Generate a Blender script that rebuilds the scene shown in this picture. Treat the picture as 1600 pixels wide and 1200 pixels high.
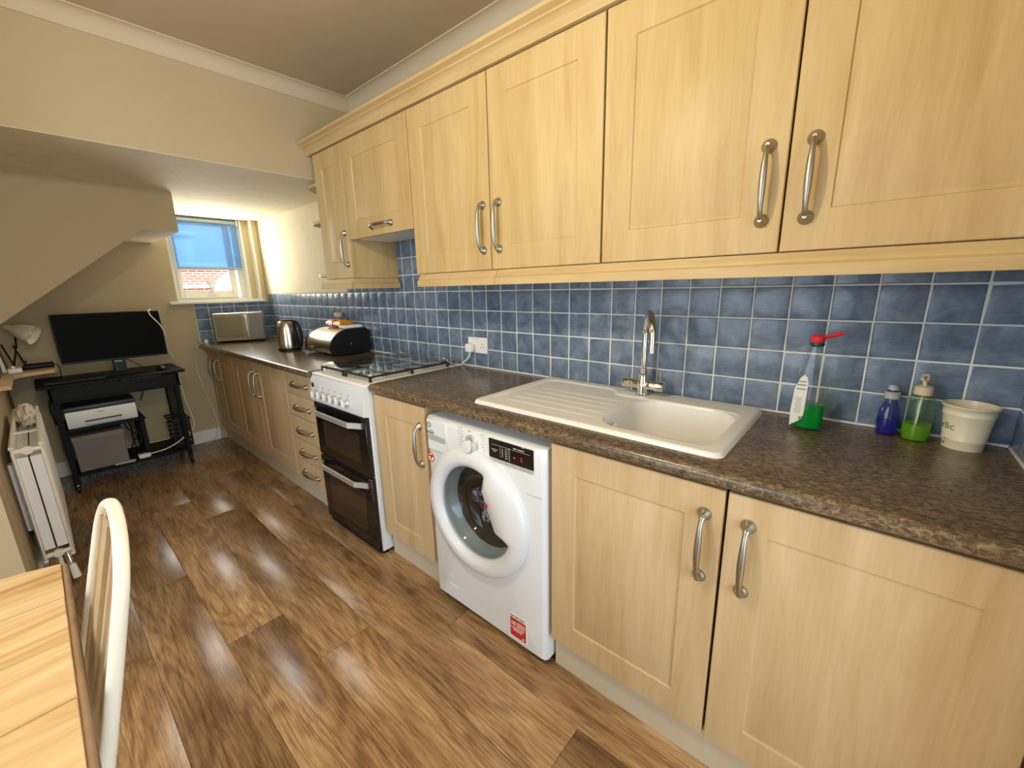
import bpy, bmesh, math, random
from math import sin, cos, pi, radians, sqrt
from mathutils import Vector, Matrix
random.seed(7)
for o in list(bpy.data.objects): bpy.data.objects.remove(o)
C = bpy.context.scene.collection
S = bpy.context.scene

# ------------------------------------------------------------------ camera
yaw, pitch, roll, FPX = .851281595, .230834109, -.022742084, 645.288
fw = Vector((sin(yaw)*cos(pitch), cos(yaw)*cos(pitch), -sin(pitch)))
rt = Vector((cos(yaw), -sin(yaw), 0)); up = rt.cross(fw)
rt, up = cos(roll)*rt+sin(roll)*up, -sin(roll)*rt+cos(roll)*up
cd = bpy.data.cameras.new('camera'); cam = bpy.data.objects.new('camera', cd); C.objects.link(cam)
cd.sensor_fit = 'HORIZONTAL'; cd.sensor_width = 36; cd.lens = FPX/1600*36; cd.clip_start = .02; cd.clip_end = 200
M4 = Matrix((rt, up, -fw)).transposed().to_4x4(); M4.translation = Vector((-1.5695, 0, 1.3367))
cam.matrix_world = M4
S.camera = cam
# ------------------------------------------------------------------ world, lights, exposure
S.view_settings.view_transform = 'Standard'; S.view_settings.look = 'None'
S.view_settings.exposure = 0.0; S.view_settings.gamma = 1; S.view_settings.use_curve_mapping = False
W = bpy.data.worlds.new('sky'); S.world = W; W.use_nodes = True
wn = W.node_tree.nodes; wl = W.node_tree.links
bg = wn['Background']; bg.inputs['Color'].default_value = (.62, .80, 1.0, 1); bg.inputs['Strength'].default_value = 3.6

def light(name, kind, loc, rot, power, color, size=1, sy=None, spread=None):
    l = bpy.data.lights.new(name, kind); l.energy = power; l.color = color
    if kind == 'AREA':
        l.shape = 'RECTANGLE'; l.size = size; l.size_y = sy or size
        if spread: l.spread = spread
    elif kind == 'SUN': l.angle = size
    else: l.shadow_soft_size = size
    o = bpy.data.objects.new(name, l); C.objects.link(o); o.location = loc; o.rotation_euler = rot
    return o
light('doorway_daylight', 'AREA', (-1.30, -1.35, 1.25), (radians(90), 0, 0), 22, (.82, .92, 1), 1.1, 1.8)
light('window_daylight', 'AREA', (-.42, 4.525, 1.66), (radians(-98), 0, 0), 12, (1, .98, .90), .48, .60)
light('left_side_fill', 'AREA', (-3.30, 1.1, 1.45), (0, radians(-90), 0), 15, (1, .97, .90), 1.6, 1.5)  # fill light added on the unseen left side, no door known there
light('sun', 'SUN', (0, 3, 9), (radians(31), radians(-18), 0), 11, (1, .93, .82), .01)

# ------------------------------------------------------------------ node helpers / materials
def mat(name):
    m = bpy.data.materials.new(name); m.use_nodes = True
    return m, m.node_tree.nodes, m.node_tree.links, m.node_tree.nodes['Principled BSDF']
def simple(name, col, rough=.5, metal=0, spec=.5, bump=0, bscale=60, coat=0, emis=None, estr=0, vary=0, vscale=8):
    m, n, l, b = mat(name)
    b.inputs['Base Color'].default_value = (*col, 1); b.inputs['Roughness'].default_value = rough
    b.inputs['Metallic'].default_value = metal; b.inputs['Specular IOR Level'].default_value = spec
    b.inputs['Coat Weight'].default_value = coat
    if emis: b.inputs['Emission Color'].default_value = (*emis, 1); b.inputs['Emission Strength'].default_value = estr
    tc = None
    if bump or vary:
        tc = n.new('ShaderNodeTexCoord')
    if bump:
        t = n.new('ShaderNodeTexNoise'); t.inputs['Scale'].default_value = bscale; t.inputs['Detail'].default_value = 3
        bp = n.new('ShaderNodeBump'); bp.inputs['Strength'].default_value = bump; bp.inputs['Distance'].default_value = .004
        l.new(tc.outputs['Object'], t.inputs['Vector']); l.new(t.outputs['Fac'], bp.inputs['Height']); l.new(bp.outputs['Normal'], b.inputs['Normal'])
    if vary:
        t = n.new('ShaderNodeTexNoise'); t.inputs['Scale'].default_value = vscale; t.inputs['Detail'].default_value = 4
        mx = n.new('ShaderNodeMix'); mx.data_type = 'RGBA'
        mx.inputs['A'].default_value = (*[c*(1-vary) for c in col], 1); mx.inputs['B'].default_value = (*[min(1, c*(1+vary)) for c in col], 1)
        l.new(tc.outputs['Object'], t.inputs['Vector']); l.new(t.outputs['Fac'], mx.inputs['Factor']); l.new(mx.outputs['Result'], b.inputs['Base Color'])
    return m
def ramp(n, stops):
    r = n.new('ShaderNodeValToRGB'); e = r.color_ramp.elements
    e[0].position = stops[0][0]; e[0].color = (*stops[0][1], 1); e[1].position = stops[-1][0]; e[1].color = (*stops[-1][1], 1)
    for p, c in stops[1:-1]:
        k = e.new(p); k.color = (*c, 1)
    return r
def coords(n, l, scale, rnd=0):
    tc = n.new('ShaderNodeTexCoord'); mp = n.new('ShaderNodeMapping'); mp.inputs['Scale'].default_value = scale
    src = tc.outputs['Object']
    if rnd:
        oi = n.new('ShaderNodeObjectInfo'); mu = n.new('ShaderNodeMath'); mu.operation = 'MULTIPLY'; mu.inputs[1].default_value = rnd
        ad = n.new('ShaderNodeVectorMath'); ad.operation = 'ADD'
        l.new(oi.outputs['Random'], mu.inputs[0]); l.new(src, ad.inputs[0]); l.new(mu.outputs[0], ad.inputs[1]); src = ad.outputs[0]
    l.new(src, mp.inputs['Vector'])
    return mp.outputs['Vector']
def noise(n, l, vec, scale, detail=4, rough=.5, dist=0):
    t = n.new('ShaderNodeTexNoise'); t.inputs['Scale'].default_value = scale; t.inputs['Detail'].default_value = detail
    t.inputs['Roughness'].default_value = rough; t.inputs['Distortion'].default_value = dist
    l.new(vec, t.inputs['Vector']); return t.outputs['Fac']
def mixc(n, l, fac, a, b, mode='MIX'):
    m = n.new('ShaderNodeMix'); m.data_type = 'RGBA'; m.blend_type = mode
    for s, v in (('Factor', fac), ('A', a), ('B', b)):
        if isinstance(v, (int, float)): m.inputs[s].default_value = v
        elif isinstance(v, tuple): m.inputs[s].default_value = (*v, 1)
        else: l.new(v, m.inputs[s])
    return m.outputs['Result']
def addbump(n, l, b, h, s, d=.002):
    bp = n.new('ShaderNodeBump'); bp.inputs['Strength'].default_value = s; bp.inputs['Distance'].default_value = d
    l.new(h, bp.inputs['Height']); l.new(bp.outputs['Normal'], b.inputs['Normal'])

def cabinet_wood(name, axis='z', k=1.0, warm=1.0):
    m, n, l, b = mat(name)
    sc = {'z': (7, 7, .9), 'y': (7, .9, 7)}[axis]
    v = coords(n, l, sc, 37)
    f = noise(n, l, v, 1.6, 6, .6, 1.1)
    r = ramp(n, [(.25, (.56*k, .385*k, .185*k*warm)), (.45, (.65*k, .465*k, .245*k*warm)), (.6, (.69*k, .51*k, .285*k*warm)), (.78, (.74*k, .57*k, .34*k*warm))])
    l.new(f, r.inputs['Fac'])
    v2 = coords(n, l, {'z': (90, 90, 5), 'y': (90, 5, 90)}[axis], 11)
    f2 = noise(n, l, v2, 1.5, 3, .6)
    r2 = ramp(n, [(.35, (.93, .91, .88)), (.65, (1, 1, 1))]); l.new(f2, r2.inputs['Fac'])
    l.new(mixc(n, l, .8, r.outputs['Color'], r2.outputs['Color'], 'MULTIPLY'), b.inputs['Base Color'])
    b.inputs['Roughness'].default_value = .46; b.inputs['Specular IOR Level'].default_value = .35
    addbump(n, l, b, f, .08, .002)
    return m
M = {}
M['cab'] = cabinet_wood('birch_veneer', 'z', .82, .86)
M['cab_low'] = cabinet_wood('pale_birch_veneer', 'z', .88, 1.02)
M['cab_h'] = cabinet_wood('birch_veneer_long', 'y', .82, .88)
M['plinth'] = simple('plinth_wood', (.60, .52, .38), .45, vary=.08, vscale=6)
M['wall'] = simple('beige_wall_paint', (.48, .39, .245), .8, spec=.2, bump=.25, bscale=45, vary=.03, vscale=3)
M['wall_rough'] = simple('cream_rough_plaster', (.78, .70, .50), .8, spec=.2, bump=.6, bscale=28, vary=.10, vscale=9)
M['ceil'] = simple('ceiling_paint', (.47, .385, .25), .85, spec=.2, bump=.1, bscale=60, vary=.03)
M['cove'] = simple('cove_paint', (.56, .48, .34), .7, spec=.3, vary=.02)
M['white'] = simple('white_gloss_paint', (.82, .81, .78), .35)
M['upvc'] = simple('cream_upvc', (.93, .91, .80), .3)
M['casing'] = simple('tan_casing', (.62, .52, .33), .5)
M['appl'] = simple('white_enamel', (.76, .78, .80), .22, coat=.3)
M['whitepl'] = simple('white_plastic', (.85, .84, .80), .35)
M['greypl'] = simple('grey_plastic', (.42, .43, .42), .4)
M['black'] = simple('black_plastic', (.008, .008, .008), .4, spec=.25)
M['blackm'] = simple('black_painted_metal', (.007, .008, .009), .5, spec=.15)
M['blackglass'] = simple('black_glass', (.006, .006, .006), .06, spec=.6)
M['darkwin'] = simple('oven_window', (.035, .022, .016), .08, spec=.6)
M['screen'] = simple('monitor_screen', (.003, .003, .003), .45, spec=.05)
M['nickel'] = simple('brushed_nickel', (.40, .37, .31), .36, metal=1)
M['chrome'] = simple('chrome', (.78, .77, .74), .07, metal=1)
M['steel'] = simple('stainless_steel', (.60, .56, .48), .25, metal=1, bump=.05, bscale=300)
M['ovenhandle'] = simple('silver_oven_handle', (.62, .62, .60), .35, metal=.7)
M['castiron'] = simple('cast_iron', (.02, .02, .02), .5)
M['sealant'] = simple('white_sealant', (.85, .84, .80), .4)
M['grout'] = simple('tile_grout', (.74, .74, .70), .8)
M['sink'] = simple('white_composite', (.80, .78, .73), .3, vary=.02, vscale=300)
M['beige_metal'] = simple('radiator_enamel', (.80, .76, .68), .35)
M['cloth'] = simple('cream_cloth', (.72, .64, .54), .9, bump=.5, bscale=120)
M['red'] = simple('red_plastic', (.75, .03, .05), .35)
M['redlab'] = simple('red_label', (.55, .03, .025), .5)
M['orange'] = simple('orange_packet', (.75, .17, .01), .3, vary=.4, vscale=60)
M['paper'] = simple('white_paper', (.85, .84, .80), .7)
M['ink'] = simple('dark_ink', (.05, .05, .05), .6)
M['inkgrey'] = simple('grey_ink', (.28, .28, .28), .6)
M['cardgrey'] = simple('grey_card', (.20, .18, .165), .8, vary=.1)
M['creamcer'] = simple('cream_glaze', (.80, .72, .54), .25, vary=.03, vscale=30)
M['brownink'] = simple('brown_lettering', (.20, .16, .06), .5)
M['gold'] = simple('brass', (.7, .5, .2), .3, metal=1)
M['laundry'] = simple('dark_laundry', (.03, .035, .05), .9)
M['rubber'] = simple('grey_rubber', (.30, .34, .35), .4)
M['tarmac'] = simple('paving', (.35, .33, .30), .9)
M['render'] = simple('white_render', (.92, .95, .97), .8)
M['wire_white'] = simple('white_cable', (.80, .76, .62), .5)
M['bulb'] = simple('lamp_bulb', (.9, .88, .8), .2)
M['bulb_lit'] = simple('lit_bulb', (1, .9, .7), .3, emis=(1, .82, .55), estr=20)
M['led'] = simple('red_led', (.5, .02, .02), .4, emis=(1, .05, .03), estr=.7)
M['lamp_cream'] = simple('cream_lamp_enamel', (.72, .66, .50), .4)
M['lid'] = simple('beige_lid', (.62, .52, .36), .5)
M['card'] = simple('pine_board', (.70, .50, .29), .5, vary=.08)

def clear(name, tint, gloss=.12, rough=.02, edge=1.0):
    m = bpy.data.materials.new(name); m.use_nodes = True; n = m.node_tree.nodes; l = m.node_tree.links
    n.remove(n['Principled BSDF']); out = n['Material Output']
    t = n.new('ShaderNodeBsdfTransparent'); t.inputs['Color'].default_value = (*tint, 1)
    g = n.new('ShaderNodeBsdfGlossy'); g.inputs['Roughness'].default_value = rough; g.inputs['Color'].default_value = (1, 1, 1, 1)
    fc = n.new('ShaderNodeLayerWeight'); fc.inputs['Blend'].default_value = .5; lw = n.new('ShaderNodeMath'); lw.operation = 'POWER'; lw.inputs[1].default_value = 3.5; l.new(fc.outputs['Facing'], lw.inputs[0])
    ad = n.new('ShaderNodeMath'); ad.operation = 'MULTIPLY_ADD'; ad.inputs[1].default_value = edge; ad.inputs[2].default_value = gloss; ad.use_clamp = True
    mx = n.new('ShaderNodeMixShader')
    l.new(lw.outputs[0], ad.inputs[0]); l.new(ad.outputs[0], mx.inputs['Fac']); l.new(t.outputs[0], mx.inputs[1]); l.new(g.outputs[0], mx.inputs[2])
    l.new(mx.outputs[0], out.inputs['Surface'])
    return m
M['glass'] = clear('window_glass', (.95, .97, .97), .02)
M['hobglass'] = clear('hob_lid_glass', (.93, .95, .94), .05, edge=.55)
M['doorglass'] = clear('porthole_glass', (.90, .94, .96), .035, edge=.6)
M['bottle'] = clear('clear_bottle', (.95, .96, .95), .03, edge=.35)
M['bottle_blue'] = clear('blue_tinted_bottle', (.55, .6, .90), .04, edge=.35)
M['bottle_green'] = clear('green_tinted_bottle', (.84, .91, .74), .03, edge=.35)
def liquid(name, col):
    m, n, l, b = mat(name); b.inputs['Base Color'].default_value = (*col, 1); b.inputs['Roughness'].default_value = .08
    b.inputs['Transmission Weight'].default_value = .55; b.inputs['IOR'].default_value = 1.2
    return m
M['liq_green'] = liquid('green_liquid', (.0, .42, .06)); M['liq_blue'] = liquid('violet_liquid', (.10, .09, .45)); M['liq_lime'] = liquid('lime_soap', (.30, .62, .05))
# blind
m, n, l, b = mat('blue_blind_fabric'); n.remove(b); out = n['Material Output']
tr = n.new('ShaderNodeBsdfTransparent'); tr.inputs['Color'].default_value = (.50, .76, 1, 1)
tl = n.new('ShaderNodeBsdfTranslucent'); tl.inputs['Color'].default_value = (.35, .55, .85, 1)
df = n.new('ShaderNodeBsdfDiffuse'); df.inputs['Color'].default_value = (.35, .48, .62, 1)
m1 = n.new('ShaderNodeMixShader'); m1.inputs['Fac'].default_value = .5; m2 = n.new('ShaderNodeMixShader'); m2.inputs['Fac'].default_value = .42
l.new(tl.outputs[0], m1.inputs[1]); l.new(df.outputs[0], m1.inputs[2]); l.new(m1.outputs[0], m2.inputs[1]); l.new(tr.outputs[0], m2.inputs[2]); l.new(m2.outputs[0], out.inputs['Surface'])
M['blind'] = m
# brick (far, beyond the window)
m, n, l, b = mat('red_brick')
tc = n.new('ShaderNodeTexCoord'); mp = n.new('ShaderNodeMapping'); mp.inputs['Rotation'].default_value = (radians(90), 0, 0)
br = n.new('ShaderNodeTexBrick'); br.inputs['Color1'].default_value = (.55, .13, .08, 1); br.inputs['Color2'].default_value = (.42, .10, .06, 1); br.inputs['Mortar'].default_value = (.70, .58, .48, 1)
br.inputs['Scale'].default_value = 1; br.inputs['Brick Width'].default_value = .11; br.inputs['Row Height'].default_value = .038; br.inputs['Mortar Size'].default_value = .005
l.new(tc.outputs['Object'], mp.inputs['Vector']); l.new(mp.outputs[0], br.inputs['Vector']); l.new(br.outputs['Color'], b.inputs['Base Color']); b.inputs['Roughness'].default_value = .9
M['brick'] = m
# tiles
m, n, l, b = mat('blue_glazed_tile')
v = coords(n, l, (1, 1, 1), 29)
f1 = noise(n, l, v, 16, 5, .6, .4); r1 = ramp(n, [(.3, (.090, .134, .196)), (.5, (.145, .196, .272)), (.72, (.240, .290, .360))]); l.new(f1, r1.inputs['Fac'])
v2 = coords(n, l, (30, 30, 230), 13); f2 = noise(n, l, v2, 1, 3, .6); r2 = ramp(n, [(.3, (.80, .84, .88)), (.7, (1.1, 1.1, 1.1))]); l.new(f2, r2.inputs['Fac'])
oi = n.new('ShaderNodeObjectInfo'); r3 = ramp(n, [(0, (.82, .86, .90)), (.5, (1.0, 1.0, 1.0)), (1, (1.12, 1.06, 1.05))]); l.new(oi.outputs['Random'], r3.inputs['Fac'])
c = mixc(n, l, 1.0, mixc(n, l, .9, r1.outputs['Color'], r2.outputs['Color'], 'MULTIPLY'), r3.outputs['Color'], 'MULTIPLY')
l.new(c, b.inputs['Base Color']); b.inputs['Roughness'].default_value = .24; b.inputs['Specular IOR Level'].default_value = .4
fb = noise(n, l, v, 22, 2, .5); addbump(n, l, b, fb, .35, .004)
M['tile'] = m
# floor planks
def plank_mat():
    m, n, l, b = mat('oak_vinyl_plank')
    v = coords(n, l, (1, 1, 1), 53)
    def mp(sc):
        q = n.new('ShaderNodeMapping'); q.inputs['Scale'].default_value = sc; l.new(v, q.inputs['Vector']); return q.outputs['Vector']
    warp = noise(n, l, mp((7, 1.6, 1)), 1, 5, .6, .4)
    # cathedral figure: distorted rings of a slowly varying height field
    hf = noise(n, l, mp((4.5, .75, 1)), 1, 2, .5, .2)
    mu = n.new('ShaderNodeMath'); mu.operation = 'MULTIPLY'; mu.inputs[1].default_value = 95; l.new(hf, mu.inputs[0])
    jit = noise(n, l, mp((60, 12, 1)), 1, 3, .6); ma = n.new('ShaderNodeMath'); ma.operation = 'MULTIPLY_ADD'; ma.inputs[1].default_value = 3.2; l.new(jit, ma.inputs[0]); l.new(mu.outputs[0], ma.inputs[2])
    sn = n.new('ShaderNodeMath'); sn.operation = 'SINE'; l.new(ma.outputs[0], sn.inputs[0])
    fine = noise(n, l, mp((190, 9, 1)), 1, 4, .65, .2)
    big = noise(n, l, mp((2.6, 1.1, 1)), 1, 2, .5)
    r1 = ramp(n, [(.28, (.225, .125, .058)), (.45, (.35, .210, .100)), (.60, (.47, .300, .150)), (.78, (.60, .415, .235))]); l.new(warp, r1.inputs['Fac'])
    r2 = ramp(n, [(.0, (.66, .60, .54)), (.45, (.98, .97, .95)), (1, (1.10, 1.10, 1.10))])
    mr = n.new('ShaderNodeMapRange'); mr.inputs['From Min'].default_value = -1; l.new(sn.outputs[0], mr.inputs['Value']); l.new(mr.outputs[0], r2.inputs['Fac'])
    r3 = ramp(n, [(.36, (.50, .44, .39)), (.50, (1, 1, 1)), (.66, (1.28, 1.27, 1.24))]); l.new(fine, r3.inputs['Fac'])
    r4 = ramp(n, [(.3, (.72, .70, .68)), (.7, (1.15, 1.15, 1.15))]); l.new(big, r4.inputs['Fac'])
    c = mixc(n, l, .70, r1.outputs['Color'], r2.outputs['Color'], 'MULTIPLY')
    c = mixc(n, l, .80, c, r3.outputs['Color'], 'MULTIPLY'); c = mixc(n, l, 1, c, r4.outputs['Color'], 'MULTIPLY')
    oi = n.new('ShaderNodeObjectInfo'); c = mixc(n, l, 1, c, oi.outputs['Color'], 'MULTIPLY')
    # knots
    vo = n.new('ShaderNodeTexVoronoi'); vo.inputs['Scale'].default_value = 1; l.new(mp((4.2, 2.0, 1)), vo.inputs['Vector'])
    rk = ramp(n, [(.0, (.25, .18, .15)), (.05, (.55, .48, .44)), (.11, (1, 1, 1))]); l.new(vo.outputs['Distance'], rk.inputs['Fac'])
    c = mixc(n, l, .9, c, rk.outputs['Color'], 'MULTIPLY')
    l.new(c, b.inputs['Base Color'])
    rr = ramp(n, [(.3, (.23,)*3), (.7, (.31,)*3)]); l.new(fine, rr.inputs['Fac']); l.new(rr.outputs['Color'], b.inputs['Roughness'])
    b.inputs['Specular IOR Level'].default_value = .45
    addbump(n, l, b, fine, .25, .001)
    return m
M['plank'] = plank_mat()
# worktop
m, n, l, b = mat('mottled_brown_laminate')
v = coords(n, l, (1.6, .8, 1.2)); f1 = noise(n, l, v, 85, 6, .75, .8); r1 = ramp(n, [(.30, (.032, .020, .010)), (.46, (.105, .070, .038)), (.56, (.20, .142, .080)), (.70, (.38, .29, .18))]); l.new(f1, r1.inputs['Fac'])
f2 = noise(n, l, v, 7, 3, .5); r2 = ramp(n, [(.3, (.75, .75, .75)), (.7, (1.1, 1.1, 1.1))]); l.new(f2, r2.inputs['Fac'])
l.new(mixc(n, l, 1, r1.outputs['Color'], r2.outputs['Color'], 'MULTIPLY'), b.inputs['Base Color']); b.inputs['Roughness'].default_value = .24
addbump(n, l, b, f1, .12, .001)
M['worktop'] = m
# pine table
m, n, l, b = mat('pine_boards')
v = coords(n, l, (1.2, 9, 9)); f1 = noise(n, l, v, 1.7, 5, .6, 1.2); r1 = ramp(n, [(.3, (.44, .25, .10)), (.40, (.60, .40, .19)), (.52, (.70, .50, .27)), (.75, (.76, .59, .36))]); l.new(f1, r1.inputs['Fac'])
v2 = coords(n, l, (4, 90, 90)); f2 = noise(n, l, v2, 1, 3, .6); r2 = ramp(n, [(.3, (.86, .83, .78)), (.6, (1, 1, 1))]); l.new(f2, r2.inputs['Fac'])
l.new(mixc(n, l, .8, r1.outputs['Color'], r2.outputs['Color'], 'MULTIPLY'), b.inputs['Base Color']); b.inputs['Roughness'].default_value = .42; addbump(n, l, b, f2, .1, .001)
M['pine'] = m
M['pine_edge'] = simple('worn_pine_edge', (.30, .19, .11), .6, vary=.35, vscale=25)
M['chairpaint'] = simple('worn_white_chair_paint', (.80, .76, .64), .4, vary=.06, vscale=14)
M['chairinner'] = simple('stripped_chair_wood', (.46, .34, .19), .5, vary=.2, vscale=30)
# laundry speckle
m, n, l, b = mat('patterned_dark_fabric'); v = coords(n, l, (1, 1, 1)); f1 = noise(n, l, v, 38, 3, .7, .5); r1 = ramp(n, [(.44, (.012, .014, .024)), (.52, (.09, .10, .16)), (.58, (.75, .76, .80))]); l.new(f1, r1.inputs['Fac']); l.new(r1.outputs['Color'], b.inputs['Base Color']); b.inputs['Roughness'].default_value = .9
M['laundry'] = m

# ------------------------------------------------------------------ mesh builder
class MB:
    def __init__(s): s.v = []; s.f = []
    def add(s, vs, fs):
        k = len(s.v); s.v += [tuple(v) for v in vs]; s.f += [tuple(i+k for i in f) for f in fs]; return s
    def box(s, x0, x1, y0, y1, z0, z1, c=0):
        if x0 > x1: x0, x1 = x1, x0
        if y0 > y1: y0, y1 = y1, y0
        if z0 > z1: z0, z1 = z1, z0
        if c <= 0:
            v = [(x, y, z) for x in (x0, x1) for y in (y0, y1) for z in (z0, z1)]
            return s.add(v, [(0, 1, 3, 2), (4, 6, 7, 5), (0, 4, 5, 1), (2, 3, 7, 6), (0, 2, 6, 4), (1, 5, 7, 3)])
        c = min(c, (x1-x0)*.49, (y1-y0)*.49, (z1-z0)*.49)
        bm = bmesh.new(); bmesh.ops.create_cube(bm, size=1)
        for v in bm.verts: v.co = ((x0+x1)/2+v.co.x*(x1-x0), (y0+y1)/2+v.co.y*(y1-y0), (z0+z1)/2+v.co.z*(z1-z0))
        bmesh.ops.bevel(bm, geom=bm.edges[:], offset=c, segments=3 if c > .004 else 1, affect='EDGES', profile=.5)
        bm.verts.index_update(); s.add([v.co[:] for v in bm.verts], [[v.index for v in f.verts] for f in bm.faces]); bm.free(); return s
    def tube(s, pts, r, n=10, cap=True, sc=(1, 1), upv=None):
        pts = [Vector(p) for p in pts]; N = len(pts)
        rs = r if isinstance(r, (list, tuple)) else [r]*N
        T = [(pts[min(i+1, N-1)]-pts[max(i-1, 0)]).normalized() for i in range(N)]
        u = Vector(upv) if upv else (Vector((0, 0, 1)) if abs(T[0].z) < .9 else Vector((1, 0, 0)))
        u = (u-T[0]*u.dot(T[0])).normalized(); vs = []
        for i in range(N):
            u = (u-T[i]*u.dot(T[i])).normalized(); w = T[i].cross(u)
            for k in range(n):
                a = 2*pi*k/n; vs.append(pts[i]+(u*cos(a)*sc[0]+w*sin(a)*sc[1])*rs[i])
        fs = [(i*n+k, i*n+(k+1) % n, (i+1)*n+(k+1) % n, (i+1)*n+k) for i in range(N-1) for k in range(n)]
        if cap: fs += [tuple(range(n))[::-1], tuple((N-1)*n+k for k in range(n))]
        return s.add(vs, fs)
    def lathe(s, prof, o=(0, 0, 0), n=24, axis='z', cap=True):
        vs = []
        for r, h in prof:
            for k in range(n):
                a = 2*pi*k/n; p = (r*cos(a), r*sin(a), h)
                if axis == 'x': p = (h, r*cos(a), r*sin(a))
                elif axis == 'y': p = (r*sin(a), h, r*cos(a))
                vs.append((o[0]+p[0], o[1]+p[1], o[2]+p[2]))
        N = len(prof)
        fs = [(i*n+k, i*n+(k+1) % n, (i+1)*n+(k+1) % n, (i+1)*n+k) for i in range(N-1) for k in range(n)]
        if cap: fs += [tuple(range(n))[::-1], tuple((N-1)*n+k for k in range(n))]
        return s.add(vs, fs)
    def prism(s, poly, a, b, axis='y'):
        # poly 2D; axis y: (x,z); axis z: (x,y); axis x: (y,z)
        def P(p, t): return {'y': (p[0], t, p[1]), 'z': (p[0], p[1], t), 'x': (t, p[0], p[1])}[axis]
        N = len(poly); vs = [P(p, a) for p in poly]+[P(p, b) for p in poly]
        return s.add(vs, [tuple(range(N)), tuple(range(2*N-1, N-1, -1))]+[(i, i+N, (i+1) % N+N, (i+1) % N) for i in range(N)])
    def disc(s, c, r, axis='x', d=.001, n=20):
        return s.lathe([(r, 0), (r, d)], c, n, axis)
    def build(s, name, material, parent=None, smooth=True, local=False, angle=38):
        me = bpy.data.meshes.new(name); vs = s.v
        if parent is not None and not local:
            off = Vector((0, 0, 0)); q = parent
            while q is not None: off += q.location; q = q.parent
            vs = [(v[0]-off.x, v[1]-off.y, v[2]-off.z) for v in vs]
        me.from_pydata(vs, [], s.f); bm = bmesh.new(); bm.from_mesh(me); bmesh.ops.recalc_face_normals(bm, faces=bm.faces[:]); bm.to_mesh(me); bm.free()
        me.materials.append(material)
        if smooth:
            me.polygons.foreach_set('use_smooth', [True]*len(me.polygons)); me.set_sharp_from_angle(angle=radians(angle))
        o = bpy.data.objects.new(name, me); C.objects.link(o)
        if parent is not None: o.parent = parent
        return o
def tag(o, label=None, cat=None, group=None, kind=None):
    for k, v in (('label', label), ('category', cat), ('group', group), ('kind', kind)):
        if v: o[k] = v
    return o
def thing(name, label, cat, loc=(0, 0, 0), rz=0, group=None):
    o = bpy.data.objects.new(name, None); C.objects.link(o); o.location = loc; o.rotation_euler = (0, 0, rz); o.empty_display_size = .1
    return tag(o, label, cat, group)
def part(name, mb, m, parent, label=None, **k):
    o = mb.build(name, m, parent, **k)
    if label: o['label'] = label
    return o
def struct(name, mb, m, **k):
    return tag(mb.build(name, m, **k), kind='structure')
def box(*a, c=0): return MB().box(*a, c=c)
def tube(*a, **k): return MB().tube(*a, **k)
def smoothpath(pts, n=6):
    P = [Vector(p) for p in pts]; P = [P[0]*2-P[1]]+P+[P[-1]*2-P[-2]]; out = []
    for i in range(1, len(P)-2):
        for k in range(n):
            t = k/n; a, b_, c_, d = P[i-1], P[i], P[i+1], P[i+2]
            out.append(.5*((2*b_)+(c_-a)*t+(2*a-5*b_+4*c_-d)*t*t+(3*b_-a-3*c_+d)*t**3))
    out.append(P[-2]); return out
def text_mb(txt, size, fn, ext=.0006, extra=0):
    cu = bpy.data.curves.new('t', 'FONT'); cu.body = txt; cu.size = size; cu.extrude = ext; cu.offset = extra; cu.resolution_u = 3; cu.align_x = 'LEFT'
    o = bpy.data.objects.new('t', cu); C.objects.link(o); dg = bpy.context.evaluated_depsgraph_get(); me = bpy.data.meshes.new_from_object(o.evaluated_get(dg))
    mb = MB(); mb.add([fn(v.co) for v in me.vertices], [tuple(p.vertices) for p in me.polygons]); bpy.data.objects.remove(o); bpy.data.meshes.remove(me); bpy.data.curves.remove(cu); return mb

P_ = .1025                       # tile pitch
YN, YF = -.3075, 4.53            # near wall, far wall
YB = 2.68                        # bulkhead face
ZC, ZL = 2.49, 1.995             # high and low ceilings
XL, XR2 = -3.4, -1.765           # far left wall, radiator wall
YR = 2.45                        # return wall
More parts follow.
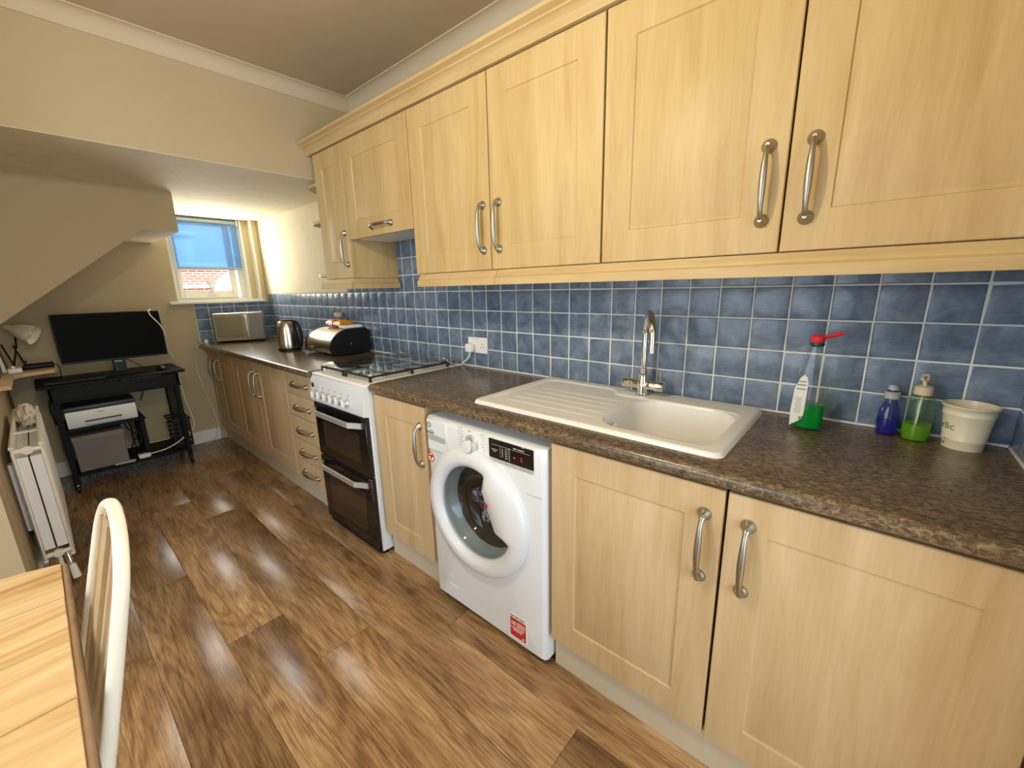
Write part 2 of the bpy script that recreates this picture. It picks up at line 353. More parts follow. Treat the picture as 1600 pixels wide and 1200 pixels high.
# ================================================================== STRUCTURE
# floor
fl = struct('floor', box(XL-.1, .1, -1.6, YF+.2, -.06, -.004), M['plank']); fl.color = (.5, .45, .4, 1)
wp, lp = .203, 1.525
def plank_mesh(w, L):
    g = .0007; c = .0012; z0, z1 = -.004, 0.0
    a = MB(); ring = lambda d, z: [(d, d, z), (w-d, d, z), (w-d, L-d, z), (d, L-d, z)]
    a.add(ring(g, z0)+ring(g, z1-.0008)+ring(g+c, z1), [(0, 1, 5, 4), (1, 2, 6, 5), (2, 3, 7, 6), (3, 0, 4, 7), (4, 5, 9, 8), (5, 6, 10, 9), (6, 7, 11, 10), (7, 4, 8, 11), (8, 9, 10, 11)])
    return a
joints = {0: 2.92, 1: 3.265, 2: 2.37, 3: 1.89, -1: 2.05, -2: 1.142}
pm = {}
random.seed(5)
for k in range(-2, 12):
    x0 = -1.103-wp*k if k >= -2 else 0
    x0 = -1.103 - wp*k
    j = joints.get(k, random.uniform(0, lp))
    y = j-lp*4
    while y < YF:
        a, b_ = max(y, YN), min(y+lp, YF); y += lp
        if b_-a < .02: continue
        key = round(b_-a, 3)
        w_ = wp if x0 > XL else x0+wp-XL
        if x0+wp < XL: continue
        if (key, k == 11) not in pm:
            o = plank_mesh(wp, b_-a).build('plank', M['plank'], fl, local=True); pm[(key, k == 11)] = o.data
        else:
            o = bpy.data.objects.new('plank', pm[(key, k == 11)]); C.objects.link(o); o.parent = fl
        o.location = (x0, a, 0); ymid = (a+b_)/2
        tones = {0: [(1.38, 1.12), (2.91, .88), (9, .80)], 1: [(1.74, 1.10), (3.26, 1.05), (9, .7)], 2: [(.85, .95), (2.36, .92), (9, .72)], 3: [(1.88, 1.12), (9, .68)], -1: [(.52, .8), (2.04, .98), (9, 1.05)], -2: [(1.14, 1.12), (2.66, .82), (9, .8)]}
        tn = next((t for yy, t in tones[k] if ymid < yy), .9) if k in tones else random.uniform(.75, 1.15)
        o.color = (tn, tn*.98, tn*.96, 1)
# walls
wr = struct('wall_right', box(0, .12, YN-.1, YB, 0, ZC+.1).box(0, .12, YB, YF+.1, 0, ZL+.02), M['wall'])
tr_ = part('plaster', box(-.004, 0, 2.975, YF, 1.325, ZL), M['wall_rough'], wr)
far = MB().box(XR2-.1, -.72, YF, YF+.2, 0, ZL+.05).box(-.72, 0.05, YF, YF+.2, 0, 1.255).box(-.015, .05, YF, YF+.2, 1.255, ZL+.05).box(XR2-.1, .12, YF+.1, YF+.25, ZL+.001, ZL+.5)
wf = struct('wall_far', far, M['wall'])
wleft = struct('wall_left', box(XR2-.1, XR2, YR, YF, 0, ZC), M['wall'])
struct('wall_return', box(XL, XR2-.02, YR-.12, YR, 0, ZC+.05).box(XR2-.02, XR2-.001, YR-.12, YR-.0005, 0, ZC), M['wall'])
struct('wall_left_side', box(XL-.1, XL, YN, .2, 0, ZC+.05).box(XL-.1, XL, 2.0, YR, 0, ZC+.05).box(XL-.1, XL, .2, 2.0, 2.1, ZC+.05).box(XL-.1, XL, .2, 2.0, 0, .1), M['wall'])
nw = struct('wall_near', box(-.72, .05, YN-.12, YN, 0, ZC+.05).box(XL-.1, -1.95, YN-.12, YN, 0, ZC+.05).box(-1.95, -.72, YN-.12, YN, 2.1, ZC+.05), M['wall'])
struct('wall_hall', box(-.74, -.68, -1.6, YN-.12, 0, 2.3).box(-2.02, -1.96, -1.6, YN-.12, 0, 2.3), M['wall'])
struct('hall_sun_block', box(-2.02, -.68, -1.6, YN-.12, 2.12, 2.2), M['ceil'])  # unseen slab added over the hall to keep direct sun out of the kitchen
struct('ceiling', box(XL-.1, .1, YN-.15, YB, ZC, ZC+.1), M['ceil'])
struct('ceiling_low', box(XR2-.1, .1, YB+.0005, YF+.1, ZL, ZL+.06), M['wall_rough'])
struct('wall_bulkhead', box(XL, .1, YB, YB+.1, ZL+.002, ZC+.05), M['wall'])
# staircase soffit box
poly = [(XR2, ZL), (-.815, ZL), (-.815, 1.745), (-1.005, 1.745), (XR2, 1.745-(1.765-1.005)*.80)]
struct('wall_stair_underside', MB().prism(poly, 3.6, YF, 'y'), M['wall'])
# coves
def cove(f, a, b_, name):
    r = .068; pr = [(0, 0), (0, -r), (.006, -r)]
    for i in range(9):
        t = i/8*pi/2; pr.append((.006+(r-.012)*(1-cos(t)), -.006-(r-.006)*(1-sin(t))))
    pr += [(r, -.006), (r, 0)]
    mb = MB(); N = len(pr)
    vs = [f(p, a) for p in pr]+[f(p, b_) for p in pr]
    mb.add(vs, [tuple(range(N)), tuple(range(2*N-1, N-1, -1))]+[(i, i+N, (i+1) % N+N, (i+1) % N) for i in range(N)])
    return struct(name, mb, M['cove'])
cove(lambda p, t: (-p[0], t-(p[0] if t > 1 else 0), ZC+p[1]), YN, YB, 'trim_1')
cove(lambda p, t: (t-(p[0] if t > -1 else 0), YB-p[0], ZC+p[1]), XL, 0, 'trim_2')
# baseboards
struct('baseboard_far', box(XR2, -.60, YF-.018, YF, 0, .115, c=.004), M['white'])
struct('baseboard_left', box(XR2, XR2+.016, YR+.1, YF, 0, .115, c=.004), M['white'])
# tiles
tm = MB()
def tile_mesh(w, h):
    g = .0019; d = .0030; c = .0026
    R = lambda q, x: [(x, q, q), (x, w-q, q), (x, w-q, h-q), (x, q, h-q)]
    return MB().add(R(g, 0)+R(g, -d*.35)+R(g+c*.4, -d*.8)+R(g+c*1.3, -d), [(i+4*j, (i+1) % 4+4*j, (i+1) % 4+4*j+4, i+4*j+4) for j in range(3) for i in range(4)]+[(12, 13, 14, 15)])
tms = {}
def tile(parent, loc, w=P_, h=P_, rz=0):
    k = (round(w, 4), round(h, 4))
    if k not in tms:
        o = tile_mesh(w, h).build('tile', M['tile'], parent, local=True, angle=60); tms[k] = o.data
    else:
        o = bpy.data.objects.new('tile', tms[k]); C.objects.link(o); o.parent = parent
    o.location = loc; o.rotation_euler = (random.uniform(-.004, .004), random.uniform(-.008, .008), rz+random.uniform(-.008, .008)); return o
T0 = .91
gp = part('grout', box(-.0035, -.0002, YN, YF, T0-.02, T0+4*P_).box(-.0035, -.0002, YN, 2.9725, T0+4*P_, T0+5*P_).box(-.0035, -.0002, 1.66, 2.32, T0+5*P_, T0+8*P_), M['grout'], wr)
ny = int(round((YF-YN)/P_))
for i in range(ny+1):
    y = YN+i*P_; w = min(P_, YF-y)
    if w < .01: continue
    for r in range(4): tile(wr, (0-.002, y, T0+r*P_), w)
    if y < 2.95: tile(wr, (-.002, y, T0+4*P_))
    if 1.62 < y < 2.30:
        for r in range(5, 8): tile(wr, (-.002, y, T0+r*P_))
part('grout', box(-.62, 0, YF-.0035, YF-.0002, T0-.02, 1.255), M['grout'], wf)
for i in range(6):
    for r in range(4):
        h = P_ if r < 3 else 1.253-T0-3*P_
        o = tile(wf, (-.003-(i+1)*P_+P_, YF-.002, T0+r*P_), P_, h, pi/2); o.rotation_euler = (0, 0, pi/2)
part('grout', box(-.60, 0, YN+.0002, YN+.0035, T0-.02, T0+5*P_), M['grout'], nw)
for i in range(6):
    for r in range(5):
        o = tile(nw, (-.003-(i+1)*P_, YN+.002, T0+r*P_)); o.rotation_euler = (0, 0, -pi/2)
tag(MB().box(-.009, -.0035, YN, 1.74, .9101, .918, c=.002).box(-.009, -.0035, 2.31, YF, .9101, .918, c=.002).box(-.6, -.009, YN+.0035, YN+.009, .9101, .918, c=.002).build('sealant_bead', M['sealant']), 'white sealant line where blue tiles meet the brown worktop', 'sealant')

# ================================================================== WINDOW
w1 = struct('window_1', box(-.72, -.14, 4.66, 4.70, 1.255, 1.30, c=.004).box(-.72, -.66, 4.66, 4.70, 1.30, ZL, c=.004).box(-.195, -.14, 4.66, 4.70, 1.30, ZL, c=.004).box(-.66, -.195, 4.66, 4.70, 1.95, ZL, c=.004), M['upvc'])
part('sash', box(-.67, -.64, 4.645, 4.68, 1.30, 1.96, c=.004).box(-.27, -.22, 4.645, 4.68, 1.30, 1.96, c=.004).box(-.64, -.27, 4.645, 4.68, 1.30, 1.365, c=.004).box(-.64, -.27, 4.645, 4.68, 1.93, 1.96, c=.004), M['upvc'], w1)
part('pane', box(-.645, -.265, 4.66, 4.664, 1.36, 1.935), M['glass'], w1)
part('casing', box(-.135, -.072, 4.60, 4.66, 1.255, ZL).box(-.062, -.015, 4.545, 4.66, 1.255, ZL), M['casing'], w1)
part('bead', box(-.145, -.130, 4.585, 4.66, 1.255, ZL, c=.003).box(-.074, -.058, 4.53, 4.60, 1.255, ZL, c=.003), M['upvc'], w1)
part('latch', MB().tube([(-.43, 4.64, 1.36), (-.445, 4.62, 1.40), (-.465, 4.62, 1.46)], .009, 8).tube([(-.43, 4.64, 1.345), (-.425, 4.62, 1.40), (-.445, 4.625, 1.45)], .006, 8).box(-.46, -.40, 4.63, 4.65, 1.325, 1.345, c=.003), M['white'], w1)
sill = struct('trim_3', box(-.785, -.055, 4.47, 4.67, 1.252, 1.278, c=.008), M['white'])
bl = thing('roller_blind', 'blue roller blind half lowered over the far window', 'blind', (-.415, 4.60, 1.56))
part('fabric', box(-.662, -.168, 4.600, 4.6015, 1.565, 1.955), M['blind'], bl)
part('cassette', MB().lathe([(.018, -.665), (.018, -.165)], (0, 4.60, 1.965), 16, 'x'), simple('grey_blue_roll', (.30, .38, .42), .6), bl)
part('bottom_bar', box(-.664, -.166, 4.594, 4.608, 1.55, 1.568, c=.003), simple('grey_bar', (.33, .40, .42), .5), bl)
part('bracket', box(-.168, -.158, 4.575, 4.63, 1.94, 1.99, c=.002), M['white'], bl)
part('chain', tube([(-.163, 4.59, 1.95), (-.161, 4.59, 1.6), (-.160, 4.59, 1.35)], .0015, 5), M['white'], bl)

# outside
struct('ground', box(-12, 14, YF+.2, 30, -.4, -.2), M['tarmac'])
bh = thing('brick_house', 'red brick house with a white arched window seen through the glass', 'building', (.4, 8.1, -.2))
part('wall', box(-3.2, 3.2, 8.0, 8.3, -.2, 1.74), M['brick'], bh)
part('coping', box(-3.25, 3.25, 7.95, 8.35, 1.74, 1.80, c=.01), M['render'], bh)
part('ledge', box(-3.2, .40, 7.94, 8.0, 1.425, 1.475, c=.006), M['render'], bh)
arc = MB(); ra, rb = .345, .27
for i in range(20):
    a0, a1 = pi*i/20, pi*(i+1)/20; cx_, cz_ = .76, 1.33
    q = [(cx_+r*cos(a), cz_+r*sin(a)) for r, a in ((ra, a0), (ra, a1), (rb, a1), (rb, a0))]
    arc.prism(q, 7.93, 8.0, 'y')
arc.box(.76-ra, .76-rb, 7.93, 8.0, .6, 1.33).box(.76+rb, .76+ra, 7.93, 8.0, .6, 1.33)
wfm = part('window_frame', arc, M['render'], bh)
pa = [(.76-rb, .6), (.76+rb, .6)]+[(.76+rb*cos(pi*i/16), 1.33+rb*sin(pi*i/16)) for i in range(17)]
part('pane', MB().prism(pa, 7.965, 7.985, 'y'), simple('pale_pane', (.55, .78, .88), .15), wfm)
rh = thing('rendered_house', 'pale house wall showing through the left of the blind', 'building', (.1, 11.3, -.2))
part('wall', box(-2.5, .93, 11.0, 13, -.2, 2.60), M['render'], rh)
part('parapet', box(-2.55, .96, 10.95, 13, 2.52, 2.60, c=.01), M['render'], rh)

# ================================================================== CABINETRY
def door_mb(w, h, ins=.095, t=.02):
    """front faces -X, local: y 0..w, z 0..h, x -t..0"""
    R = lambda q, x: [(x, q, q), (x, w-q, q), (x, w-q, h-q), (x, q, h-q)]
    if ins: rings = R(0, 0)+R(0, -t+.002)+R(.002, -t)+R(ins-.003, -t)+R(ins, -t+.0045)+R(ins+.003, -t+.0045)+R(ins+.010, -t+.002)
    else: rings = R(0, 0)+R(0, -t+.002)+R(.002, -t)
    K = len(rings)//4
    return MB().add(rings, [(0, 1, 2, 3)]+[(i+4*j, (i+1) % 4+4*j, (i+1) % 4+4*j+4, i+4*j+4) for j in range(K-1) for i in range(4)]+[tuple(K*4-4+i for i in range(4))])
def handle_mb(L=.172, horiz=False):
    H = L/2; pts = []; rs = []
    half = [(0, H, .0155), (.003, H, .0155), (.009, H*.985, .0125), (.016, H*.95, .0085), (.024, H*.88, .0064), (.030, H*.74, .0058), (.033, H*.5, .0072), (.0345, H*.25, .0082), (.035, 0, .0086)]
    for d, q, r in half: pts.append((d, q)); rs.append(r)
    for d, q, r in half[-2::-1]: pts.append((d, -q)); rs.append(r)
    p3 = [(-d, q, 0) if horiz else (-d, 0, q) for d, q in pts]
    mb = MB()
    # build rings oriented: feet rings parallel to the door, bar rings along the path
    mb.tube(p3, rs, 12, sc=(1, 1), upv=(0, 0, 1) if horiz else (0, 1, 0))
    for sgn in (1, -1):
        c_ = (0, sgn*H, 0) if horiz else (0, 0, sgn*H)
        mb.lathe([(.0165, 0), (.0168, -.003), (.0145, -.007), (.0105, -.012), (.0078, -.018), (.0045, -.023)], c_, 16, 'x')
    return mb
hm = {}
def add_handle(door, y, z, horiz=False, L=.172):
    k = (horiz, round(L, 3))
    if k not in hm:
        o = handle_mb(L, horiz).build('handle', M['nickel'], door, local=True, angle=50); hm[k] = o.data
    else:
        o = bpy.data.objects.new('handle', hm[k]); C.objects.link(o); o.parent = door
    o.location = (-.020, y, z); return o
def add_door(unit, xf, y0, y1, z0, z1, hy=None, hz=None, horiz=False, name='door', ins=.095, L=.172):
    g = .0015
    o = door_mb(y1-y0-2*g, z1-z0, ins).build(name, M['cab_low' if z0 < 1 else 'cab'], unit, local=True, angle=20)
    o.location = Vector((xf+.02, y0+g, z0))-unit.location
    if hy is not None: add_handle(o, hy-y0-g, hz-z0, horiz, L)
    return o
def carcass(unit, x0, x1, y0, y1, z0, z1, top=True):
    y0 += .0015; y1 -= .0015; b = box(x0, x1, y0, y0+.018, z0, z1).box(x0, x1, y1-.018, y1, z0, z1).box(x0, x1, y0+.018, y1-.018, z0, z0+.018).box(x1-.006, x1, y0+.018, y1-.018, z0+.018, z1)
    if top: b.box(x0, x1-.006, y0+.018, y1-.018, z1-.018, z1)
    return part('body', b, M['cab'], unit)
UX, UZ0, UZ1 = -.31, 1.407, 2.113
def upper(label, y0, y1, z0=UZ0):
    t = thing('wall_cabinet', label, 'cabinet', (-.15, (y0+y1)/2, z0)); carcass(t, UX+.0215, -.004, y0, y1, z0, UZ1+.004); return t
u1 = upper('birch double wall cabinet nearest the right edge, above the soap bottles and sink', YN+.006, .705)
add_door(u1, UX, YN+.008, .205, UZ0, UZ1, .157, 1.569); add_door(u1, UX, .207, .703, UZ0, UZ1, .250, 1.571)
u2 = upper('birch double wall cabinet above the wall socket, with its two handles side by side', .705, 1.70)
add_door(u2, UX, .707, 1.198, UZ0, UZ1, 1.152, 1.569); add_door(u2, UX, 1.200, 1.698, UZ0, UZ1, 1.238, 1.569)
u3 = upper('short birch wall cabinet with a lift-up door over the cooker', 1.70, 2.30, 1.625)
add_door(u3, UX, 1.702, 2.298, 1.615, UZ1, 1.965, 1.662, True, L=.175)
part('filler_strip', MB().box(-.30, -.05, 1.71, 2.29, 1.618, 1.628, c=.001), M['white'], u3)
u4 = upper('narrow birch wall cabinet at the far end, above the bread bin', 2.30, 2.632)
add_door(u4, UX, 2.302, 2.630, UZ0, UZ1, 2.338, 1.569)
es = thing('corner_shelf_unit', 'small curved open shelves on the far end of the wall cabinets', 'shelf', (-.1, 2.7, UZ0))
for z in (1.425, 1.745, 1.955):
    pts = [(-.004, 2.634), (-.296, 2.634), (-.296, 2.735)]+[(-.026-.27*cos(a), 2.735+.16*sin(a)) for a in [pi/2*i/10 for i in range(1, 11)]]+[(-.004, 2.895)]
    if z > 1.99: continue
    part('shelf', MB().prism(pts, z, z+.018, 'z'), M['cab_h'], es)
# crown moulding
def run_profile(prof, y0, y1, wrap=None):
    N = len(prof); vs = []
    for yy, k in ((y0, 0), (y1, 1)):
        vs += [(-p[0], yy, p[1]) for p in prof]
    return MB().add(vs, [tuple(range(N)), tuple(range(2*N-1, N-1, -1))]+[(i, i+N, (i+1) % N+N, (i+1) % N) for i in range(N)])
cr = [(.29, 2.117), (.322, 2.117), (.324, 2.124), (.328, 2.128), (.330, 2.136), (.336, 2.146), (.346, 2.154), (.350, 2.155), (.352, 2.160), (.362, 2.165), (.372, 2.168), (.374, 2.178), (.29, 2.178)]
tag(run_profile(cr, YN+.004, YB-.003).build('cornice_moulding', M['cab_h']), 'birch cornice moulding along the top of all wall cabinets', 'moulding')
pe = [(.285, 1.404), (.316, 1.404), (.318, 1.396), (.324, 1.390), (.326, 1.380), (.334, 1.374), (.336, 1.362), (.336, 1.347), (.30, 1.347), (.285, 1.36)]
tag(run_profile(pe, YN+.004, 1.16).build('pelmet', M['cab_h']), 'birch light pelmet under the right double wall cabinet above the sink', 'pelmet')
tag(run_profile(pe, 1.162, 1.665).build('pelmet', M['cab_h']), 'shorter birch light pelmet length between the tap and the cooker recess', 'pelmet')
pl = thing('pelmet', 'birch pelmet wrapped round the narrow far wall cabinet', 'pelmet', (-.2, 2.45, 1.36))
part('front_rail', run_profile(pe, 2.285, 2.66), M['cab_h'], pl)
N = len(pe); sp = MB()
q = [(p[0], p[1]) for p in pe]
vs = [(-(p[0]), 2.30+.30-p[0]-.0, p[1]) for p in pe]+[(-.02, 2.30+.30-p[0], p[1]) for p in pe]
sp.add(vs, [tuple(range(N)), tuple(range(2*N-1, N-1, -1))]+[(i, i+N, (i+1) % N+N, (i+1) % N) for i in range(N)])
part('side_rail', sp, M['cab_h'], pl)
# lower cabinets
LX, LZ0, LZ1 = -.585, .135, .862
def lower(name, label, y0, y1, top=True):
    t = thing(name, label, 'cabinet', (-.3, (y0+y1)/2, .12)); carcass(t, LX+.0215, -.02, y0, y1, .13, .868, top); return t
b1 = lower('base_cabinet', 'pale birch double base cabinet under the sink at the right', YN+.004, .711, False)
add_door(b1, LX, YN+.008, .202, LZ0, LZ1, .154, .706, ins=.09); add_door(b1, LX, .206, .708, LZ0, LZ1, .249, .704, ins=.09)
b2 = lower('base_cabinet', 'single birch base cabinet between the cooker and the washing machine', 1.345, 1.735)
add_door(b2, LX, 1.347, 1.733, LZ0, LZ1, 1.383, .690, ins=.09)
b3 = thing('drawer_unit', 'birch unit of five drawers left of the cooker', 'drawers', (-.3, 2.56, .12)); carcass(b3, LX+.0215, -.02, 2.32, 2.79, .13, .868)
zz = [.135, .274, .417, .571, .715, .862]
for i in range(5): add_door(b3, LX, 2.322, 2.788, zz[i]+.0015, zz[i+1]-.0015, 2.565, (zz[i]+zz[i+1])/2-.012+.01, True, 'drawer', 0, .19)
b4 = lower('base_cabinet', 'birch double base cabinet left of the drawers, below the kettle', 2.79, 3.84)
add_door(b4, LX, 2.792, 3.328, LZ0, LZ1, 3.280, .69, ins=.09); add_door(b4, LX, 3.332, 3.838, LZ0, LZ1, 3.385, .69, ins=.09)
b5 = lower('base_cabinet', 'birch base cabinet with two handles beside the far wall, under the microwave', 3.84, 4.50)
add_door(b5, LX, 3.842, 4.300, LZ0, LZ1, 4.235, .69, ins=.09); add_door(b5, LX, 4.304, 4.498, LZ0, LZ1, 4.365, .69, ins=.05)
for y0, y1, lb in ((YN+.004, .711, 'pale plinth board under the sink cabinet'), (1.345, 1.735, 'short plinth board under the single cabinet beside the washing machine'), (2.32, 4.50, 'long plinth board under the drawers and far base cabinets')):
    tag(box(-.552, -.536, y0, y1, 0.0, .129, c=.001).build('plinth', M['plinth']), lb, 'plinth')
# worktops
def wt_poly(xf, r=.017):
    p = [(-.003, .872), (-.003, .91)]
    top = [(xf+r-r*sin(a), .91-r+r*cos(a)) for a in [pi/2*i/6 for i in range(7)]]
    bot = [(xf+r*.8-r*.8*cos(a), .872+r*.8-r*.8*sin(a)) for a in [pi/2*i/5 for i in range(6)]]
    return p+top+bot
def wt_part(xf, xb, y0, y1, full=True):
    pp = wt_poly(xf)
    if not full: pp = [(xb if x > xb else x, z) for x, z in pp]
    return MB().prism(pp, y0, y1, 'y')
w = MB(); XF = -.602
for a, b_ in ((YN+.003, .262), (.635, 1.738)): w.prism(wt_poly(XF), a, b_, 'y')
w.prism([(-.48, z) if x > -.1 else (x, z) for x, z in wt_poly(XF)], .262, .635, 'y'); w.box(-.10, -.003, .262, .635, .872, .91)
tag(w.build('worktop', M['worktop'], angle=30), 'mottled brown worktop around the white sink and above the washing machine', 'worktop')
tag(wt_part(-.642, 0, 2.308, YF-.003).build('worktop', M['worktop'], angle=30), 'mottled brown worktop under the kettle, bread bin and microwave', 'worktop')

# ================================================================== SINK + TAP
SX0, SX1, SY0, SY1, SZ = -.527, -.014, .237, 1.122, .9225
sk = thing('kitchen_sink', 'white composite sink with ribbed drainer set in the worktop', 'sink', (-.27, .68, .91))
def sdrr(x, y, x0, x1, y0, y1, r):
    dx = abs(x-(x0+x1)/2)-(x1-x0)/2+r; dy = abs(y-(y0+y1)/2)-(y1-y0)/2+r
    return min(max(dx, dy), 0)+sqrt(max(dx, 0)**2+max(dy, 0)**2)-r
def sst(a, b_, t):
    t = max(0, min(1, (t-a)/(b_-a))); return t*t*(3-2*t)
def sink_z(x, y):
    e = -sdrr(x, y, SX0, SX1, SY0, SY1, .028)
    z = SZ-.012*(1-sst(0, .009, e))
    d1 = sdrr(x, y, -.488, -.060, .74, 1.085, .05); d2 = sdrr(x, y, -.488, -.125, .275, 1.0, .05)
    h = max(.06-abs(d1-d2), 0)/.06; d = min(d1, d2)-h*h*.06*.25
    z -= .0055*sst(0, .010, -d)
    db = sdrr(x, y, -.470, -.125, .285, .625, .085)
    t_ = max(0, min(1, -db/.034)); z -= .150*(t_*t_*(3-2*t_)*.35+t_*.65)
    if db > 0:
        for xr in (-.43, -.375, -.32, -.265, -.21):
            ye = 1.055-abs(xr+.32)*.1
            if .645 < y < ye: z -= .0030*max(0, 1-abs(x-xr)/.007)*sst(0, .03, min(y-.645, ye-y))
    return z
xs = [SX0+(SX1-SX0)*i/128 for i in range(129)]; ys = [SY0+(SY1-SY0)*j/190 for j in range(191)]
vs = []; fs = []; idx = {}
for i, x in enumerate(xs):
    for j, y in enumerate(ys):
        px2, py2 = x, y
        for _ in range(4):
            d_ = sdrr(px2, py2, SX0, SX1, SY0, SY1, .028)
            if d_ <= 1e-5: break
            gx = (sdrr(px2+1e-4, py2, SX0, SX1, SY0, SY1, .028)-d_)/1e-4; gy = (sdrr(px2, py2+1e-4, SX0, SX1, SY0, SY1, .028)-d_)/1e-4
            g_ = sqrt(gx*gx+gy*gy) or 1; px2 -= gx/g_*d_; py2 -= gy/g_*d_
        vs.append((px2, py2, sink_z(px2, py2)))
for i in range(128):
    for j in range(190):
        if min(sdrr(xs[i+p], ys[j+q_], SX0, SX1, SY0, SY1, .028) for p in (0, 1) for q_ in (0, 1)) < -1e-5: a = i*191+j; fs.append((a, a+191, a+192, a+1))
part('basin', MB().add(vs, fs), M['sink'], sk, angle=80)
part('overflow', MB().lathe([(.019, 0), (.019, -.003), (.014, -.005), (.004, -.003)], (-.360, .6105, .868), 18, 'y'), M['chrome'], sk, 'round chrome overflow')
tp = thing('mixer_tap', 'chrome swan-neck mixer tap with two lever handles behind the sink', 'tap', (-.082, .636, .917))
part('body', MB().lathe([(.027, .917), (.027, .923), (.021, .926), (.021, .975), (.0185, .985), (.0185, 1.003), (.013, 1.006), (.013, 1.02)], (-.082, .636, 0), 24), M['chrome'], tp)
part('valve_body', MB().lathe([(.0, .555), (.018, .555), (.020, .559), (.020, .590), (.0175, .592), (.0175, .610), (.019, .612), (.019, .660), (.0175, .662), (.0175, .680), (.020, .682), (.020, .714), (.018, .718), (0, .718)], (-.082, 0, .962), 20, 'y', cap=False), M['chrome'], tp)
dv = Vector((-.15, -.094, 0)); B0 = Vector((-.082, .636, 1.01)); pth = [B0, B0+Vector((0, 0, .12))]
R_ = .075
cen = B0+Vector((0, 0, .145)); du = dv.normalized()
pth = [B0, B0+Vector((0, 0, .06)), B0+Vector((0, 0, .12))]+[cen+du*(R_-R_*cos(a))+Vector((0, 0, R_*1.08*sin(a))) for a in [pi*i/18 for i in range(19)]]+[cen+du*2*R_+Vector((0, 0, -.03))]
part('spout', tube(pth, .0115, 16), M['chrome'], tp)
part('nozzle', tube([cen+du*2*R_+Vector((0, 0, -.022)), cen+du*2*R_+Vector((0, 0, -.048))], .0128, 16), M['chrome'], tp)
for y in (.700, .570): part('lever', tube([(-.082, y, .980), (-.082, y, 1.018)], .0035, 8), M['chrome'], tp)

# ================================================================== WASHING MACHINE
wm = thing('washing_machine', 'white front-loading washing machine under the worktop', 'washing machine', (-.33, 1.02, 0))
WY0, WY1, WX, WZ1 = .722, 1.322, -.598, .836
cy0, cz0, RH = 1.045, .508, .192
# front with round hole
K = 72; inner = []; outer = []; outer2 = []
for k in range(K):
    a = 2*pi*k/K; ca, sa = cos(a), sin(a)
    inner.append((cy0+RH*ca, cz0+RH*sa))
    ts = []
    for lim, comp, c0 in ((WY1, ca, cy0), (WY0, ca, cy0), (WZ1, sa, cz0), (.028, sa, cz0)):
        if abs(comp) > 1e-6:
            t = (lim-c0)/comp
            if t > 0: ts.append(t)
    t = min(ts); outer.append((cy0+t*ca, cz0+t*sa))
for (yc, zc) in ((WY0, .028), (WY1, .028), (WY0, WZ1), (WY1, WZ1)):
    k = min(range(K), key=lambda i: (outer[i][0]-yc)**2+(outer[i][1]-zc)**2); outer[k] = (yc, zc)
cc = .018
def ins_(p, d): return (min(max(p[0], WY0+d), WY1-d), min(max(p[1], .028+d*.3), WZ1-d))
rings = [[(WX+.0, *p) for p in inner], [(WX, *p) for p in [ins_(q, cc) for q in outer]], [(WX+.005, *ins_(q, cc*.35)) for q in outer], [(WX+cc, *q) for q in outer], [(-.05, *q) for q in outer]]
mb = MB(); mb.add(sum(rings, []), [(j*K+i, j*K+(i+1) % K, (j+1)*K+(i+1) % K, (j+1)*K+i) for j in range(4) for i in range(K)]+[tuple(4*K+i for i in range(K))])
part('cabinet_shell', mb, M['appl'], wm, angle=50)
mb = MB(); prf = [(.192, WX+.001), (.190, WX+.02), (.182, WX+.035), (.174, WX+.050), (.172, WX+.058)]
part('door_seal', MB().lathe(prf, (0, cy0, cz0), 48, 'x', cap=False), M['rubber'], wm)
part('drum', MB().lathe([(.173, WX+.057), (.215, WX+.065), (.215, WX+.42), (.002, WX+.44)], (0, cy0, cz0), 40, 'x', cap=False), simple('drum_dark', (.03, .03, .035), .5), wm)
lm = MB(); random.seed(3); lv = []; nn = 22
for i in range(nn+1):
    for j in range(nn):
        th, ph = pi*i/nn, 2*pi*j/nn; r = 1+.16*sin(5*th+3*ph)+.10*sin(9*ph-4*th)+.05*random.random()
        lv.append((WX+.195+.085*r*sin(th)*cos(ph), cy0+.055+.115*r*sin(th)*sin(ph), cz0-.045+.105*r*cos(th)))
lm.add(lv, [(i*nn+j, i*nn+(j+1) % nn, (i+1)*nn+(j+1) % nn, (i+1)*nn+j) for i in range(nn) for j in range(nn)])
tag(lm.build('laundry', M['laundry']), 'dark patterned laundry inside the washing machine drum', 'laundry')
# door ring with handle bulge
def rin(a):   # a measured so that +y' = toward -Y (right in picture)
    r0 = .183; p1, p2 = (.060, .118), (.116, -.022)   # chord (right, up)
    d = (p2[0]-p1[0], p2[1]-p1[1]); nx, ny = -d[1], d[0]; L_ = sqrt(nx*nx+ny*ny); nx, ny = nx/L_, ny/L_
    h = p1[0]*nx+p1[1]*ny
    if h < 0: nx, ny, h = -nx, -ny, -h
    c_ = cos(a)*nx+sin(a)*ny
    lo, hi = radians(-16), radians(68)
    if not (lo < a < hi): return r0
    q = h/c_ if c_ > .1 else r0
    t = min((a-lo), (hi-a))/radians(8); t = max(0, min(1, t)); t = t*t*(3-2*t)
    return r0*(1-t)+min(r0, q)*t
K = 120; rg = []
Ro = .257
lay = [(0, 0.0), (0, .010), (.006, .022), (.018, .032)]
for k in range(K):
    a = -pi+2*pi*k/K; ri = rin(a); row = []
    bul = (.183-ri)/.06
    for off, d in lay: row.append((Ro-off, d))
    row.append((ri+(Ro-.018-ri)*.5, .036+.004*bul)); row.append((ri+.016, .032+.006*bul)); row.append((ri+.004, .022+.004*bul)); row.append((ri, .010)); row.append((ri+.002, .001))
    rg.append([(WX-d, cy0-r*cos(a), cz0+r*sin(a)) for r, d in row])
